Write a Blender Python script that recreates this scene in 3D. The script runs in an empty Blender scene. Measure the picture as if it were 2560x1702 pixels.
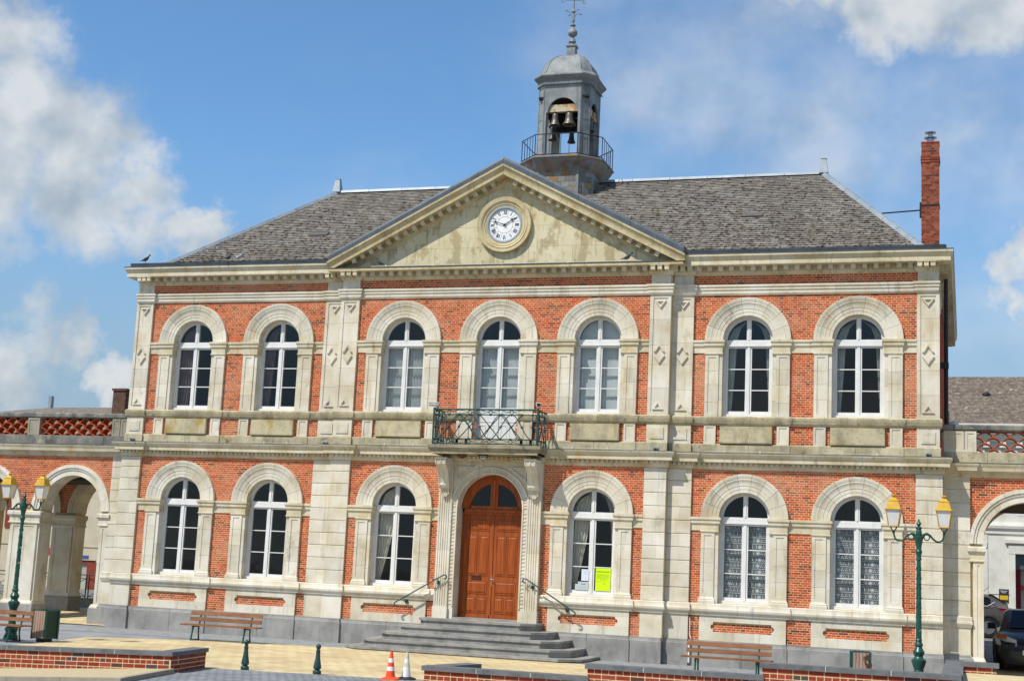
import bpy, math, random
from mathutils import Vector, Matrix
S = bpy.context.scene
COL = S.collection
R = math.radians
rng = random.Random(7)
# ---------------------------------------------------------------- camera
cam_d = bpy.data.cameras.new('camera')
cam = bpy.data.objects.new('camera', cam_d); COL.objects.link(cam)
cam_d.sensor_width = 36.0; cam_d.lens = 49.99; cam_d.clip_end = 6000; cam_d.clip_start = .1
cam.matrix_world = Matrix.Translation((11.4581, -34.309, 1.9934)) @ (Matrix.Rotation(.3132, 4, 'Z') @ Matrix.Rotation(math.pi/2+.1606, 4, 'X') @ Matrix.Rotation(.0472, 4, 'Z'))
S.camera = cam
CAM = Vector((11.4581, -34.309, 1.9934))
# ---------------------------------------------------------------- sun and sky
SUN_AZ, SUN_EL = R(34), R(54)     # the sun stands to the left in front of the facade
sd = bpy.data.lights.new('sun', 'SUN'); sd.energy = 4.2; sd.angle = R(.55); sd.color = (1, .955, .875)
sun = bpy.data.objects.new('sun', sd); COL.objects.link(sun); sun.location = (-20, -30, 40)
ldir = Vector((math.sin(SUN_AZ)*math.cos(SUN_EL), math.cos(SUN_AZ)*math.cos(SUN_EL), -math.sin(SUN_EL)))
sun.rotation_euler = ldir.to_track_quat('-Z', 'Y').to_euler()
W = bpy.data.worlds.new('World'); S.world = W; W.use_nodes = True
nt = W.node_tree; N = nt.nodes; LK = nt.links
bg = N['Background']; bg.inputs['Strength'].default_value = .118
sky = N.new('ShaderNodeTexSky'); sky.sky_type = 'NISHITA'; sky.sun_disc = False
sky.sun_elevation = SUN_EL; sky.sun_rotation = math.pi + SUN_AZ
sky.air_density = 1.0; sky.dust_density = .15; sky.ozone_density = 3.5; sky.altitude = 100
tc = N.new('ShaderNodeTexCoord')
def wn(t, **k):
    n = N.new(t)
    for a, b in k.items(): setattr(n, a, b)
    return n
def wmath(op, a, b=None, clamp=False):
    n = N.new('ShaderNodeMath'); n.operation = op; n.use_clamp = clamp
    for i, v in enumerate((a, b)):
        if v is None: continue
        if hasattr(v, 'links'): LK.new(v, n.inputs[i])
        else: n.inputs[i].default_value = v
    return n.outputs[0]
nz = wn('ShaderNodeVectorMath', operation='NORMALIZE'); LK.new(tc.outputs['Generated'], nz.inputs[0])
DIR = nz.outputs[0]
warp = wn('ShaderNodeTexNoise'); warp.inputs['Scale'].default_value = 16; warp.inputs['Detail'].default_value = 5; warp.inputs['Roughness'].default_value = .62
LK.new(DIR, warp.inputs['Vector'])
wsub = wn('ShaderNodeVectorMath', operation='SUBTRACT'); LK.new(warp.outputs['Color'], wsub.inputs[0]); wsub.inputs[1].default_value = (.5, .5, .5)
wsc = wn('ShaderNodeVectorMath', operation='SCALE'); LK.new(wsub.outputs[0], wsc.inputs[0]); wsc.inputs['Scale'].default_value = .12
wad = wn('ShaderNodeVectorMath', operation='ADD'); LK.new(DIR, wad.inputs[0]); LK.new(wsc.outputs[0], wad.inputs[1])
WD = wad.outputs[0]
def blob(c, r, inner=.05, v=None):
    s = wn('ShaderNodeVectorMath', operation='DISTANCE'); LK.new(v or WD, s.inputs[0])
    s.inputs[1].default_value = Vector(c).normalized()
    m = wn('ShaderNodeMapRange'); m.interpolation_type = 'SMOOTHSTEP'
    m.inputs['From Min'].default_value = r; m.inputs['From Max'].default_value = r*inner
    LK.new(s.outputs['Value'], m.inputs['Value']); return m.outputs[0]
# cumulus: heaps in a few directions, and the same kind of cloud spread over the rest of the dome
heaps = [((-.596, .742, .318), .07), ((-.60, .74, .288), .088), ((-.572, .772, .272), .07), ((-.553, .79, .262), .062), ((-.533, .81, .245), .058), ((-.57, .79, .238), .075),
         ((-.62, .745, .235), .08), ((-.505, .83, .226), .035), ((-.61, .79, .118), .075), ((-.575, .81, .14), .04), ((-.545, .83, .115), .035),
         ((-.035, .925, .39), .085), ((.02, .93, .385), .085), ((-.085, .92, .40), .06), ((.06, .93, .38), .09), ((-.055, .93, .368), .055),
         ((-.476, .851, .224), .022), ((.03, .965, .205), .035)]
acc = None
for c, r in heaps:
    b = blob(c, r); acc = b if acc is None else wmath('MAXIMUM', acc, b)
far = wn('ShaderNodeTexNoise'); far.inputs['Scale'].default_value = 3.1; far.inputs['Detail'].default_value = 4; far.inputs['Roughness'].default_value = .58
LK.new(DIR, far.inputs['Vector'])
fr = wn('ShaderNodeMapRange'); fr.inputs['From Min'].default_value = .45; fr.inputs['From Max'].default_value = .62; LK.new(far.outputs[0], fr.inputs['Value'])
sep = wn('ShaderNodeSeparateXYZ'); LK.new(DIR, sep.inputs[0])
away = wn('ShaderNodeMapRange'); away.inputs['From Min'].default_value = .55; away.inputs['From Max'].default_value = .25; LK.new(sep.outputs['Y'], away.inputs['Value'])
rest = wmath('MULTIPLY', fr.outputs[0], away.outputs[0])
acc = wmath('MAXIMUM', acc, rest)
# thin veil
mp = wn('ShaderNodeMapping'); mp.inputs['Scale'].default_value = (5, 5, 11); LK.new(DIR, mp.inputs['Vector'])
veil = wn('ShaderNodeTexNoise'); veil.inputs['Scale'].default_value = 1.0; veil.inputs['Detail'].default_value = 4; veil.inputs['Roughness'].default_value = .55
LK.new(mp.outputs[0], veil.inputs['Vector'])
vr = wn('ShaderNodeMapRange'); vr.inputs['From Min'].default_value = .36; vr.inputs['From Max'].default_value = .70; LK.new(veil.outputs[0], vr.inputs['Value'])
vmask = wmath('MAXIMUM', blob((-.16, .93, .30), .20, .2), wmath('MAXIMUM', blob((.03, .96, .25), .17, .2), wmath('MULTIPLY', blob((-.40, .88, .24), .12, .2), .45)))
vv = wmath('MULTIPLY', vr.outputs[0], wmath('MULTIPLY', vmask, .66))
edge = wn('ShaderNodeTexNoise'); edge.inputs['Scale'].default_value = 26; edge.inputs['Detail'].default_value = 5; edge.inputs['Roughness'].default_value = .6
LK.new(DIR, edge.inputs['Vector'])
dens = wmath('ADD', acc, wmath('MULTIPLY', wmath('SUBTRACT', edge.outputs[0], .5), .42))
dn = wn('ShaderNodeMapRange'); dn.interpolation_type = 'SMOOTHSTEP'; dn.inputs['From Min'].default_value = .08; dn.inputs['From Max'].default_value = .95; LK.new(dens, dn.inputs['Value'])
dens = wmath('MULTIPLY', dn.outputs[0], wmath('MINIMUM', wmath('MULTIPLY', acc, 3), 1))
lowband = wn('ShaderNodeMapRange'); lowband.inputs['From Min'].default_value = .22; lowband.inputs['From Max'].default_value = -.02; LK.new(sep.outputs['Z'], lowband.inputs['Value'])
fac = wmath('MAXIMUM', wmath('MULTIPLY', dens, .92), vv)
fac = wmath('MAXIMUM', fac, wmath('MULTIPLY', lowband.outputs[0], .12), True)
# cloud tone: sun-lit heads, grey bases
def tnoise(v):
    t = wn('ShaderNodeTexNoise'); t.inputs['Scale'].default_value = 13; t.inputs['Detail'].default_value = 4; t.inputs['Roughness'].default_value = .55; LK.new(v, t.inputs['Vector']); return t.outputs[0]
toff = wn('ShaderNodeVectorMath', operation='ADD'); LK.new(DIR, toff.inputs[0]); toff.inputs[1].default_value = (-.012, -.012, .022)
relief = wmath('MULTIPLY_ADD', wmath('SUBTRACT', tnoise(DIR), tnoise(toff.outputs[0])), 1.5)
relief.node.inputs[2].default_value = .52
tr = wn('ShaderNodeValToRGB'); tr.color_ramp.elements[0].position = .22; tr.color_ramp.elements[0].color = (2.7, 3.25, 3.8, 1)
tr.color_ramp.elements[1].position = .66; tr.color_ramp.elements[1].color = (5.3, 5.5, 5.6, 1); LK.new(relief, tr.inputs[0])
tint = wn('ShaderNodeMix'); tint.data_type = 'RGBA'; tint.blend_type = 'MULTIPLY'; tint.inputs[0].default_value = 1
LK.new(sky.outputs[0], tint.inputs[6]); tint.inputs[7].default_value = (.84, 1.09, 1.19, 1)
mx = wn('ShaderNodeMix'); mx.data_type = 'RGBA'; LK.new(fac, mx.inputs[0]); LK.new(tint.outputs[2], mx.inputs[6]); LK.new(tr.outputs[0], mx.inputs[7])
lb2 = wn('ShaderNodeMapRange'); lb2.interpolation_type = 'SMOOTHSTEP'; lb2.inputs['From Min'].default_value = .30; lb2.inputs['From Max'].default_value = .05; lb2.inputs['To Max'].default_value = .85; LK.new(sep.outputs['Z'], lb2.inputs['Value'])
mx2 = wn('ShaderNodeMix'); mx2.data_type = 'RGBA'; LK.new(lb2.outputs[0], mx2.inputs[0]); LK.new(tint.outputs[2], mx2.inputs[6]); mx2.inputs[7].default_value = (2.05, 2.75, 3.4, 1); LK.new(mx2.outputs[2], mx.inputs[6])
LK.new(mx.outputs[2], bg.inputs['Color'])
# ---------------------------------------------------------------- exposure
S.view_settings.view_transform = 'Standard'; S.view_settings.look = 'None'; S.view_settings.exposure = .22; S.view_settings.gamma = 1
S.view_settings.use_curve_mapping = False
S.render.engine = 'CYCLES'; S.render.resolution_x = 1024; S.render.resolution_y = 680
S.cycles.max_bounces = 5; S.cycles.diffuse_bounces = 3; S.cycles.glossy_bounces = 3; W.cycles.sampling_method = 'MANUAL'; W.cycles.sample_map_resolution = 512; S.cycles.transparent_max_bounces = 16; S.cycles.use_denoising = True

# ---------------------------------------------------------------- helpers
def lin(r, g, b):
    f = lambda c: (c/255/12.92) if c/255 <= .04045 else ((c/255+.055)/1.055)**2.4
    return (f(r), f(g), f(b), 1)
MATS = {}
def mat(name, cols, scale=2.0, rough=.8, spec=.3, metal=0, bump=0, bscale=40, attr=False, orand=0, streak=None, speck=None, detail=4, coat=0, vec=(1, 1, 1), patch=None):
    m = bpy.data.materials.new(name); m.use_nodes = True; MATS[name] = m
    t = m.node_tree; n = t.nodes; l = t.links; b = n['Principled BSDF']
    b.inputs['Roughness'].default_value = rough; b.inputs['Specular IOR Level'].default_value = spec; b.inputs['Metallic'].default_value = metal
    if coat: b.inputs['Coat Weight'].default_value = coat
    g = n.new('ShaderNodeNewGeometry'); mpn = n.new('ShaderNodeMapping'); l.new(g.outputs['Position'], mpn.inputs[0]); mpn.inputs['Scale'].default_value = vec
    nz = n.new('ShaderNodeTexNoise'); nz.inputs['Scale'].default_value = scale; nz.inputs['Detail'].default_value = detail; nz.inputs['Roughness'].default_value = .6
    l.new(mpn.outputs[0], nz.inputs['Vector'])
    cr = n.new('ShaderNodeValToRGB'); e = cr.color_ramp.elements
    k = len(cols)
    lo, hi = (.32, .68)
    e[0].position = lo; e[0].color = cols[0]; e[1].position = hi if k > 1 else 1; e[1].color = cols[-1]
    for i in range(1, k-1):
        q = e.new(lo+(hi-lo)*i/(k-1)); q.color = cols[i]
    l.new(nz.outputs[0], cr.inputs[0]); out = cr.outputs[0]
    def mix(a, c, f, mode='MIX'):
        x = n.new('ShaderNodeMix'); x.data_type = 'RGBA'; x.blend_type = mode
        for s, v in ((0, f), (6, a), (7, c)):
            if hasattr(v, 'links'): l.new(v, x.inputs[s])
            else: x.inputs[s].default_value = v
        return x.outputs[2]
    def noise_mask(sc, a, bb, v=(1, 1, 1), det=6):
        q = n.new('ShaderNodeMapping'); l.new(g.outputs['Position'], q.inputs[0]); q.inputs['Scale'].default_value = v
        z = n.new('ShaderNodeTexNoise'); z.inputs['Scale'].default_value = sc; z.inputs['Detail'].default_value = min(det, 4); z.inputs['Roughness'].default_value = .62; l.new(q.outputs[0], z.inputs['Vector'])
        r = n.new('ShaderNodeMapRange'); r.inputs['From Min'].default_value = a; r.inputs['From Max'].default_value = bb; l.new(z.outputs[0], r.inputs['Value'])
        return r.outputs[0]
    def scaled(x, s):
        q = n.new('ShaderNodeMath'); q.operation = 'MULTIPLY'; l.new(x, q.inputs[0]); q.inputs[1].default_value = s; return q.outputs[0]
    if attr:
        a = n.new('ShaderNodeAttribute'); a.attribute_name = 'col'; out = mix(a.outputs['Color'], out, 1, 'MULTIPLY')
    if streak:
        for c, amt, a, bb, v in streak: out = mix(out, c, scaled(noise_mask(1, a, bb, v), amt))
    if patch:
        for c, amt, sc, a, bb in patch: out = mix(out, c, scaled(noise_mask(sc, a, bb), amt))
    if speck:
        for c, amt, sc, a, bb in speck: out = mix(out, c, scaled(noise_mask(sc, a, bb, det=3), amt))
    if orand:
        o = n.new('ShaderNodeObjectInfo'); r = n.new('ShaderNodeMapRange'); l.new(o.outputs['Random'], r.inputs['Value'])
        r.inputs['To Min'].default_value = 1-orand; r.inputs['To Max'].default_value = 1+orand*.6
        h = n.new('ShaderNodeHueSaturation'); l.new(out, h.inputs['Color']); l.new(r.outputs[0], h.inputs['Value']); out = h.outputs[0]
    l.new(out, b.inputs['Base Color'])
    if bump:
        z = n.new('ShaderNodeTexNoise'); z.inputs['Scale'].default_value = bscale; z.inputs['Detail'].default_value = 2; l.new(g.outputs['Position'], z.inputs['Vector'])
        bp = n.new('ShaderNodeBump'); bp.inputs['Strength'].default_value = bump; bp.inputs['Distance'].default_value = .02; l.new(z.outputs[0], bp.inputs['Height']); l.new(bp.outputs[0], b.inputs['Normal'])
    return m
GREY = lin(120, 116, 104)
m_stone = mat('stone', [lin(196, 184, 156), lin(211, 203, 183), lin(220, 214, 200)], 1.3, .85, .2, bump=.25, bscale=60, orand=.11,
    streak=[(lin(190, 164, 108), .40, .55, .74, (3.5, 3.5, .5)), (lin(126, 121, 106), .50, .56, .76, (6, 6, .6)), (lin(110, 106, 94), .45, .62, .74, (2.2, 2.2, 1.6))], speck=[(lin(150, 138, 105), .4, 22, .62, .72)])
m_dirty = mat('weathered_stone', [lin(148, 139, 116), lin(180, 169, 138), lin(198, 187, 156)], 1.7, .9, .15, bump=.4, bscale=50, orand=.08,
    streak=[(lin(96, 93, 80), .6, .50, .72, (3, 3, .9)), (lin(165, 138, 50), .5, .60, .74, (2.2, 2.2, 1.4))], speck=[(lin(86, 82, 70), .6, 16, .58, .70)])
m_lichen = mat('lichen_stone', [lin(158, 150, 124), lin(188, 178, 146), lin(196, 186, 154)], 2.0, .9, .15, bump=.4, bscale=50, orand=.05,
    streak=[(lin(168, 136, 52), .7, .56, .68, (2.4, 2.4, 1.2)), (lin(110, 106, 88), .6, .55, .75, (2.6, 2.6, 1))], speck=[(lin(92, 88, 70), .5, 18, .58, .68)])
m_tymp = mat('tympanum_stone', [lin(196, 184, 148), lin(206, 195, 160), lin(212, 203, 174)], 1.2, .88, .15, bump=.2, orand=.04,
    streak=[(lin(166, 150, 114), .8, .50, .58, (2.6, 2.6, 1.5)), (lin(216, 206, 172), .7, .58, .64, (4, 4, 2.2)), (lin(150, 138, 106), .5, .55, .66, (9, 9, 1.2))])
m_cornice = mat('cornice_stone', [lin(184, 171, 138), lin(202, 191, 162), lin(214, 206, 186)], 1.6, .85, .2, bump=.25, orand=.09,
    streak=[(lin(190, 150, 70), .5, .56, .74, (2.5, 2.5, 1.2)), (lin(104, 99, 86), .6, .56, .74, (7, 7, .8))], speck=[(lin(140, 128, 96), .35, 20, .62, .7)])
m_plinth = mat('blue_stone', [lin(124, 122, 118), lin(144, 142, 137), lin(158, 155, 149)], 1.6, .75, .3, bump=.15, orand=.08,
    streak=[(lin(170, 170, 164), .4, .56, .72, (3, 3, 1.2)), (lin(92, 94, 96), .5, .55, .75, (5, 5, .9))], speck=[(lin(185, 184, 176), .5, 30, .66, .74)])
m_step = mat('step_stone', [lin(124, 122, 117), lin(144, 142, 137), lin(160, 157, 150)], 2.5, .8, .25, bump=.2, orand=.08, streak=[(lin(84, 82, 74), .5, .52, .72, (4, 4, 2))])
m_mortar = mat('mortar', [lin(206, 180, 130), lin(220, 196, 148)], 3, .95, .1, bump=.3, bscale=80, patch=[(lin(150, 128, 92), .4, 1.2, .5, .68)])
m_brick = mat('brick', [(.85, .85, .85, 1), (1.05, 1.05, 1.05, 1)], 9, .85, .15, attr=True, bump=.35, bscale=90, patch=[(lin(212, 164, 138), .30, .8, .48, .66), (lin(120, 62, 48), .22, .5, .55, .75)])
m_brick2 = mat('wall_brick', [(.85, .85, .85, 1), (1.05, 1.05, 1.05, 1)], 9, .8, .2, attr=True, bump=.3, bscale=90)
m_slate = mat('slate', [(.8, .8, .8, 1), (1.1, 1.1, 1.1, 1)], 6, .75, .3, attr=True, bump=.3, patch=[(lin(96, 88, 74), .4, .45, .48, .66), (lin(140, 132, 110), .3, .8, .56, .7)], speck=[(lin(196, 192, 180), .55, 9, .68, .72)])
m_rake = mat('weathered_cornice_stone', [lin(168, 153, 116), lin(190, 176, 138), lin(204, 192, 158)], 1.6, .88, .15, bump=.3, orand=.08,
    streak=[(lin(176, 136, 66), .5, .54, .72, (2.5, 2.5, 1.5)), (lin(112, 104, 86), .55, .54, .74, (6, 6, .9))], speck=[(lin(120, 110, 86), .4, 18, .58, .68)])
m_moss = mat('moss', [lin(40, 31, 25), lin(54, 43, 32), lin(68, 56, 40)], 14, .95, .05, bump=.5, bscale=60)
m_zinc = mat('zinc', [lin(142, 151, 157), lin(162, 170, 174)], 3, .45, .5, metal=.25, orand=.05, streak=[(lin(120, 128, 132), .4, .5, .75, (4, 4, .8))])
m_zincd = mat('dark_zinc', [lin(72, 80, 86), lin(92, 99, 105)], 3, .5, .5, metal=.3, orand=.04)
m_belf = mat('belfry_zinc', [lin(106, 112, 114), lin(126, 131, 132), lin(144, 147, 146)], 2.5, .62, .3, metal=.05, streak=[(lin(172, 172, 166), .45, .5, .7, (5, 5, .6)), (lin(92, 80, 62), .5, .58, .78, (7, 7, .5))])
m_rust = mat('stained_zinc', [lin(96, 92, 84), lin(128, 132, 134), lin(150, 120, 60)], 2.5, .6, .3, metal=.1, streak=[(lin(150, 86, 36), .65, .5, .68, (6, 6, .4)), (lin(160, 132, 50), .4, .55, .7, (3, 3, 2))])
m_white = mat('white_paint', [lin(210, 209, 205), lin(222, 222, 218)], 4, .45, .4, orand=.02, streak=[(lin(178, 172, 160), .4, .62, .76, (5, 5, 1.5))])
m_wood = mat('varnished_wood', [lin(136, 62, 22), lin(156, 77, 30), lin(166, 86, 36)], 2, .5, .25, orand=.05, vec=(9, 9, .7), streak=[(lin(84, 44, 24), .55, .52, .74, (14, 14, .5))])
m_slatw = mat('bench_wood', [lin(112, 72, 48), lin(134, 90, 60), lin(150, 108, 76)], 3, .7, .2, vec=(1.2, 14, 14), orand=.14)
m_green = mat('green_paint', [lin(18, 66, 55), lin(26, 80, 67)], 5, .35, .5)
m_dgreen = mat('dark_green_paint', [lin(28, 58, 58), lin(40, 76, 76)], 6, .45, .4)
m_gold = mat('gold_paint', [lin(186, 142, 26), lin(208, 166, 44)], 6, .45, .4, patch=[(lin(150, 112, 20), .4, 5, .58, .7)])
m_black = mat('black_metal', [lin(26, 26, 28), lin(36, 36, 38)], 5, .5, .4)
m_frost = mat('opal_glass', [lin(206, 204, 198), lin(220, 218, 212)], 3, .3, .5)
m_terra = mat('terracotta', [lin(150, 66, 38), lin(180, 84, 48), lin(192, 104, 62)], 6, .85, .15, orand=.15, patch=[(lin(84, 60, 44), .5, 3, .52, .7)])
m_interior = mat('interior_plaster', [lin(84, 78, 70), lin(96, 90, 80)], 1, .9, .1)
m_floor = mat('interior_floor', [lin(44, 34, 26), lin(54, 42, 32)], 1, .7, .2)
m_clockw = mat('enamel', [lin(226, 228, 226), lin(236, 238, 238)], 4, .25, .5)
m_bronze = mat('bronze', [lin(84, 80, 70), lin(108, 103, 92)], 4, .45, .4, metal=.5)
m_pig = mat('pigeon_feathers', [lin(50, 52, 60), lin(74, 78, 88)], 20, .8, .2)
m_pig2 = mat('pale_pigeon_feathers', [lin(120, 124, 134), lin(176, 180, 188)], 20, .8, .2)
def glass_mat(name, tint, gl=1.0):
    m = bpy.data.materials.new(name); m.use_nodes = True; t = m.node_tree; n = t.nodes; l = t.links
    n.remove(n['Principled BSDF'])
    tr = n.new('ShaderNodeBsdfTransparent'); tr.inputs[0].default_value = tint
    gs = n.new('ShaderNodeBsdfGlossy'); gs.inputs['Roughness'].default_value = .02
    lw = n.new('ShaderNodeFresnel'); lw.inputs[0].default_value = 1.52
    g = n.new('ShaderNodeNewGeometry'); nz = n.new('ShaderNodeTexNoise'); nz.inputs['Scale'].default_value = 1.4; l.new(g.outputs['Position'], nz.inputs['Vector'])
    bp = n.new('ShaderNodeBump'); bp.inputs['Strength'].default_value = .06; bp.inputs['Distance'].default_value = .05; l.new(nz.outputs[0], bp.inputs['Height']); l.new(bp.outputs[0], gs.inputs['Normal'])
    mu = n.new('ShaderNodeMath'); mu.operation = 'MULTIPLY'; fb = n.new('ShaderNodeMath'); fb.operation = 'MULTIPLY_ADD'; l.new(g.outputs['Backfacing'], fb.inputs[0]); fb.inputs[1].default_value = -gl; fb.inputs[2].default_value = gl; l.new(lw.outputs[0], mu.inputs[0]); l.new(fb.outputs[0], mu.inputs[1])
    x = n.new('ShaderNodeMixShader'); l.new(mu.outputs[0], x.inputs[0]); l.new(tr.outputs[0], x.inputs[1]); l.new(gs.outputs[0], x.inputs[2]); l.new(x.outputs[0], n['Material Output'].inputs['Surface'])
    return m
m_glass = glass_mat('window_glass', (.95, .965, .96, 1), 1.15)

def empty(name, loc=(0, 0, 0), rz=0):
    o = bpy.data.objects.new(name, None); COL.objects.link(o); o.location = loc; o.rotation_euler = (0, 0, rz); o.empty_display_size = .2
    return o
def tag(o, label, cat, group=None):
    o['label'] = label; o['category'] = cat
    if group: o['group'] = group
    return o
def thing(name, label, cat, loc=(0, 0, 0), rz=0, group=None): return tag(empty(name, loc, rz), label, cat, group)
def link(name, me, parent=None, loc=(0, 0, 0), rot=(0, 0, 0), scale=None):
    o = bpy.data.objects.new(name, me); COL.objects.link(o); o.location = loc; o.rotation_euler = rot
    if scale: o.scale = scale
    if parent: o.parent = parent
    return o
class MB:
    def __init__(s): s.v = []; s.f = []; s.c = []
    def add(s, vs, fs, col=None):
        b = len(s.v); s.v += [tuple(v) for v in vs]; s.f += [tuple(i+b for i in f) for f in fs]; s.c += [col]*len(fs); return s
    def box(s, x0, x1, y0, y1, z0, z1, col=None):
        return s.add([(x0,y0,z0),(x1,y0,z0),(x1,y1,z0),(x0,y1,z0),(x0,y0,z1),(x1,y0,z1),(x1,y1,z1),(x0,y1,z1)],
                     [(0,3,2,1),(4,5,6,7),(0,1,5,4),(1,2,6,5),(2,3,7,6),(3,0,4,7)], col)
    def obox(s, c, ax, ay, az, hx, hy, hz):
        c = Vector(c); ax, ay, az = Vector(ax), Vector(ay), Vector(az); vs = []
        for k in (-1, 1):
            for (i, j) in ((-1,-1),(1,-1),(1,1),(-1,1)): vs.append(c+ax*hx*i+ay*hy*j+az*hz*k)
        return s.add(vs, [(0,3,2,1),(4,5,6,7),(0,1,5,4),(1,2,6,5),(2,3,7,6),(3,0,4,7)])
    def prism(s, poly, y0, y1):            # poly (x,z), counter-clockwise seen from the front (-y)
        n = len(poly); vs = [(x, y0, z) for x, z in poly]+[(x, y1, z) for x, z in poly]
        return s.add(vs, [tuple(range(n)), tuple(range(2*n-1, n-1, -1))]+[(i, i+n, (i+1) % n+n, (i+1) % n) for i in range(n)])
    def hprism(s, poly, z0, z1):           # poly (x,y) counter-clockwise from above
        n = len(poly); vs = [(x, y, z0) for x, y in poly]+[(x, y, z1) for x, y in poly]
        return s.add(vs, [tuple(range(n-1, -1, -1)), tuple(range(n, 2*n))]+[(i, (i+1) % n, (i+1) % n+n, i+n) for i in range(n)])
    def tube(s, pts, r, n=8, closed=False):
        pts = [Vector(p) for p in pts]; m = len(pts); rs = r if isinstance(r, (list, tuple)) else [r]*m; vs = []; up = None
        for i, p in enumerate(pts):
            d = (pts[(i+1) % m]-pts[i-1]) if closed else (pts[min(i+1, m-1)]-pts[max(i-1, 0)])
            d.normalize()
            if up is None: up = d.orthogonal().normalized()
            up = (up-d*up.dot(d)); up = up.normalized() if up.length > 1e-6 else d.orthogonal().normalized()
            sd_ = d.cross(up)
            for k in range(n):
                a = 2*math.pi*k/n; vs.append(p+(up*math.cos(a)+sd_*math.sin(a))*rs[i])
        fs = []
        for i in range(m if closed else m-1):
            j = (i+1) % m
            for k in range(n): fs.append((i*n+k, i*n+(k+1) % n, j*n+(k+1) % n, j*n+k))
        if not closed: fs += [tuple(range(n-1, -1, -1)), tuple(range((m-1)*n, m*n))]
        return s.add(vs, fs)
    def lathe(s, prof, n=16, c=(0, 0, 0), phase=0, sq=None):
        vs = []; m = len(prof)
        for r, z in prof:
            for k in range(n):
                a = 2*math.pi*(k+phase)/n; vs.append((c[0]+r*math.cos(a), c[1]+r*math.sin(a), c[2]+z))
        fs = [(i*n+k, i*n+(k+1) % n, (i+1)*n+(k+1) % n, (i+1)*n+k) for i in range(m-1) for k in range(n)]
        fs += [tuple(range(n-1, -1, -1)), tuple(range((m-1)*n, m*n))]
        return s.add(vs, fs)
    def loft(s, rings, cap=True):
        n = len(rings[0]); vs = [p for r in rings for p in r]; m = len(rings)
        fs = [(i*n+k, i*n+(k+1) % n, (i+1)*n+(k+1) % n, (i+1)*n+k) for i in range(m-1) for k in range(n)]
        if cap: fs += [tuple(range(n-1, -1, -1)), tuple(range((m-1)*n, m*n))]
        return s.add(vs, fs)
    def sweep(s, path, prof, back=-.02):   # plan path (x,y), outward = right of travel; prof (out,z) bottom to top
        P = [Vector(p) for p in path]; m = len(P); prof = [(back, prof[0][1])]+list(prof)+[(back, prof[-1][1])]; n = len(prof); vs = []
        for i in range(m):
            nn = []
            for a, b in ((i-1, i), (i, i+1)):
                if a < 0 or b >= m: continue
                d = (P[b]-P[a]).normalized(); nn.append(Vector((d.y, -d.x)))
            o = nn[0] if len(nn) == 1 else (nn[0]+nn[1])/max(.15, 1+nn[0].dot(nn[1]))
            for q, z in prof: vs.append((P[i].x+o.x*q, P[i].y+o.y*q, z))
        fs = [(i*n+k, (i+1)*n+k, (i+1)*n+(k+1) % n, i*n+(k+1) % n) for i in range(m-1) for k in range(n)]
        fs += [tuple(range(n)), tuple(range(m*n-1, (m-1)*n-1, -1))]
        return s.add(vs, fs)
    def panel(s, x0, x1, z0, z1, yf, yb, ins, rec):   # box with a sunk panel in its front
        a, b, c, d = x0+ins, x1-ins, z0+ins, z1-ins
        vs = [(x0,yf,z0),(x1,yf,z0),(x1,yf,z1),(x0,yf,z1),(a,yf,c),(b,yf,c),(b,yf,d),(a,yf,d),(a,yf+rec,c),(b,yf+rec,c),(b,yf+rec,d),(a,yf+rec,d),(x0,yb,z0),(x1,yb,z0),(x1,yb,z1),(x0,yb,z1)]
        fs = []
        for i in range(4):
            j = (i+1) % 4; fs += [(i, j, j+4, i+4), (i+4, j+4, j+8, i+8), (j, i, i+12, j+12)]
        fs += [(8, 9, 10, 11)]
        return s.add(vs, fs)
    def mesh(s, name, m, smooth=False):
        me = bpy.data.meshes.new(name); me.from_pydata(s.v, [], s.f)
        if m: me.materials.append(m)
        if any(c is not None for c in s.c):
            at = me.color_attributes.new('col', 'FLOAT_COLOR', 'CORNER'); buf = []
            for f, c in zip(s.f, s.c): buf += list(c or (1, 1, 1, 1))*len(f)
            at.data.foreach_set('color', buf)
        if smooth:
            me.polygons.foreach_set('use_smooth', [True]*len(me.polygons))
            if smooth != 'all':
                me.update()
                try: me.set_sharp_from_angle(angle=R(38))
                except Exception: pass
        me.update(); return me
    def build(s, name, m, parent=None, smooth=False, loc=(0, 0, 0), rot=(0, 0, 0)): return link(name, s.mesh(name, m, smooth), parent, loc, rot)
def sliced_panel(name, m, parent, x0, x1, z0, z1, yf, yb, ins, rec, n, gap=.0022):
    # shaft with a sunk panel, laid as n stones one above the other
    zs = [z0]+[z0+(z1-z0)*(k+rng.uniform(-.12, .12))/n for k in range(1, n)]+[z1]
    a, b = x0+ins, x1-ins
    for k in range(n):
        p, q = zs[k]+(gap if k else 0), zs[k+1]-(gap if k < n-1 else 0); mb = MB()
        lo, hi = (p+ins if k == 0 else p), (q-ins if k == n-1 else q)
        mb.box(x0, a, yf, yb, p, q); mb.box(b, x1, yf, yb, p, q); mb.box(a, b, yf+rec, yb-.001, lo, hi)
        if k == 0: mb.box(a, b, yf, yb-.001, p, lo)
        if k == n-1: mb.box(a, b, yf, yb-.001, hi, q)
        mb.build(name, m, parent)
def arc(cx, cz, r, a0, a1, n): return [(cx+r*math.cos(R(a0+(a1-a0)*i/n)), cz+r*math.sin(R(a0+(a1-a0)*i/n))) for i in range(n+1)]
def stuff(o): o['kind'] = 'stuff'; return o
def structure(o): o['kind'] = 'structure'; return o
def copy_tree(o, parent=None):
    c = o.copy(); COL.objects.link(c); c.parent = parent
    for ch in list(o.children): copy_tree(ch, c)
    return c
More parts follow.
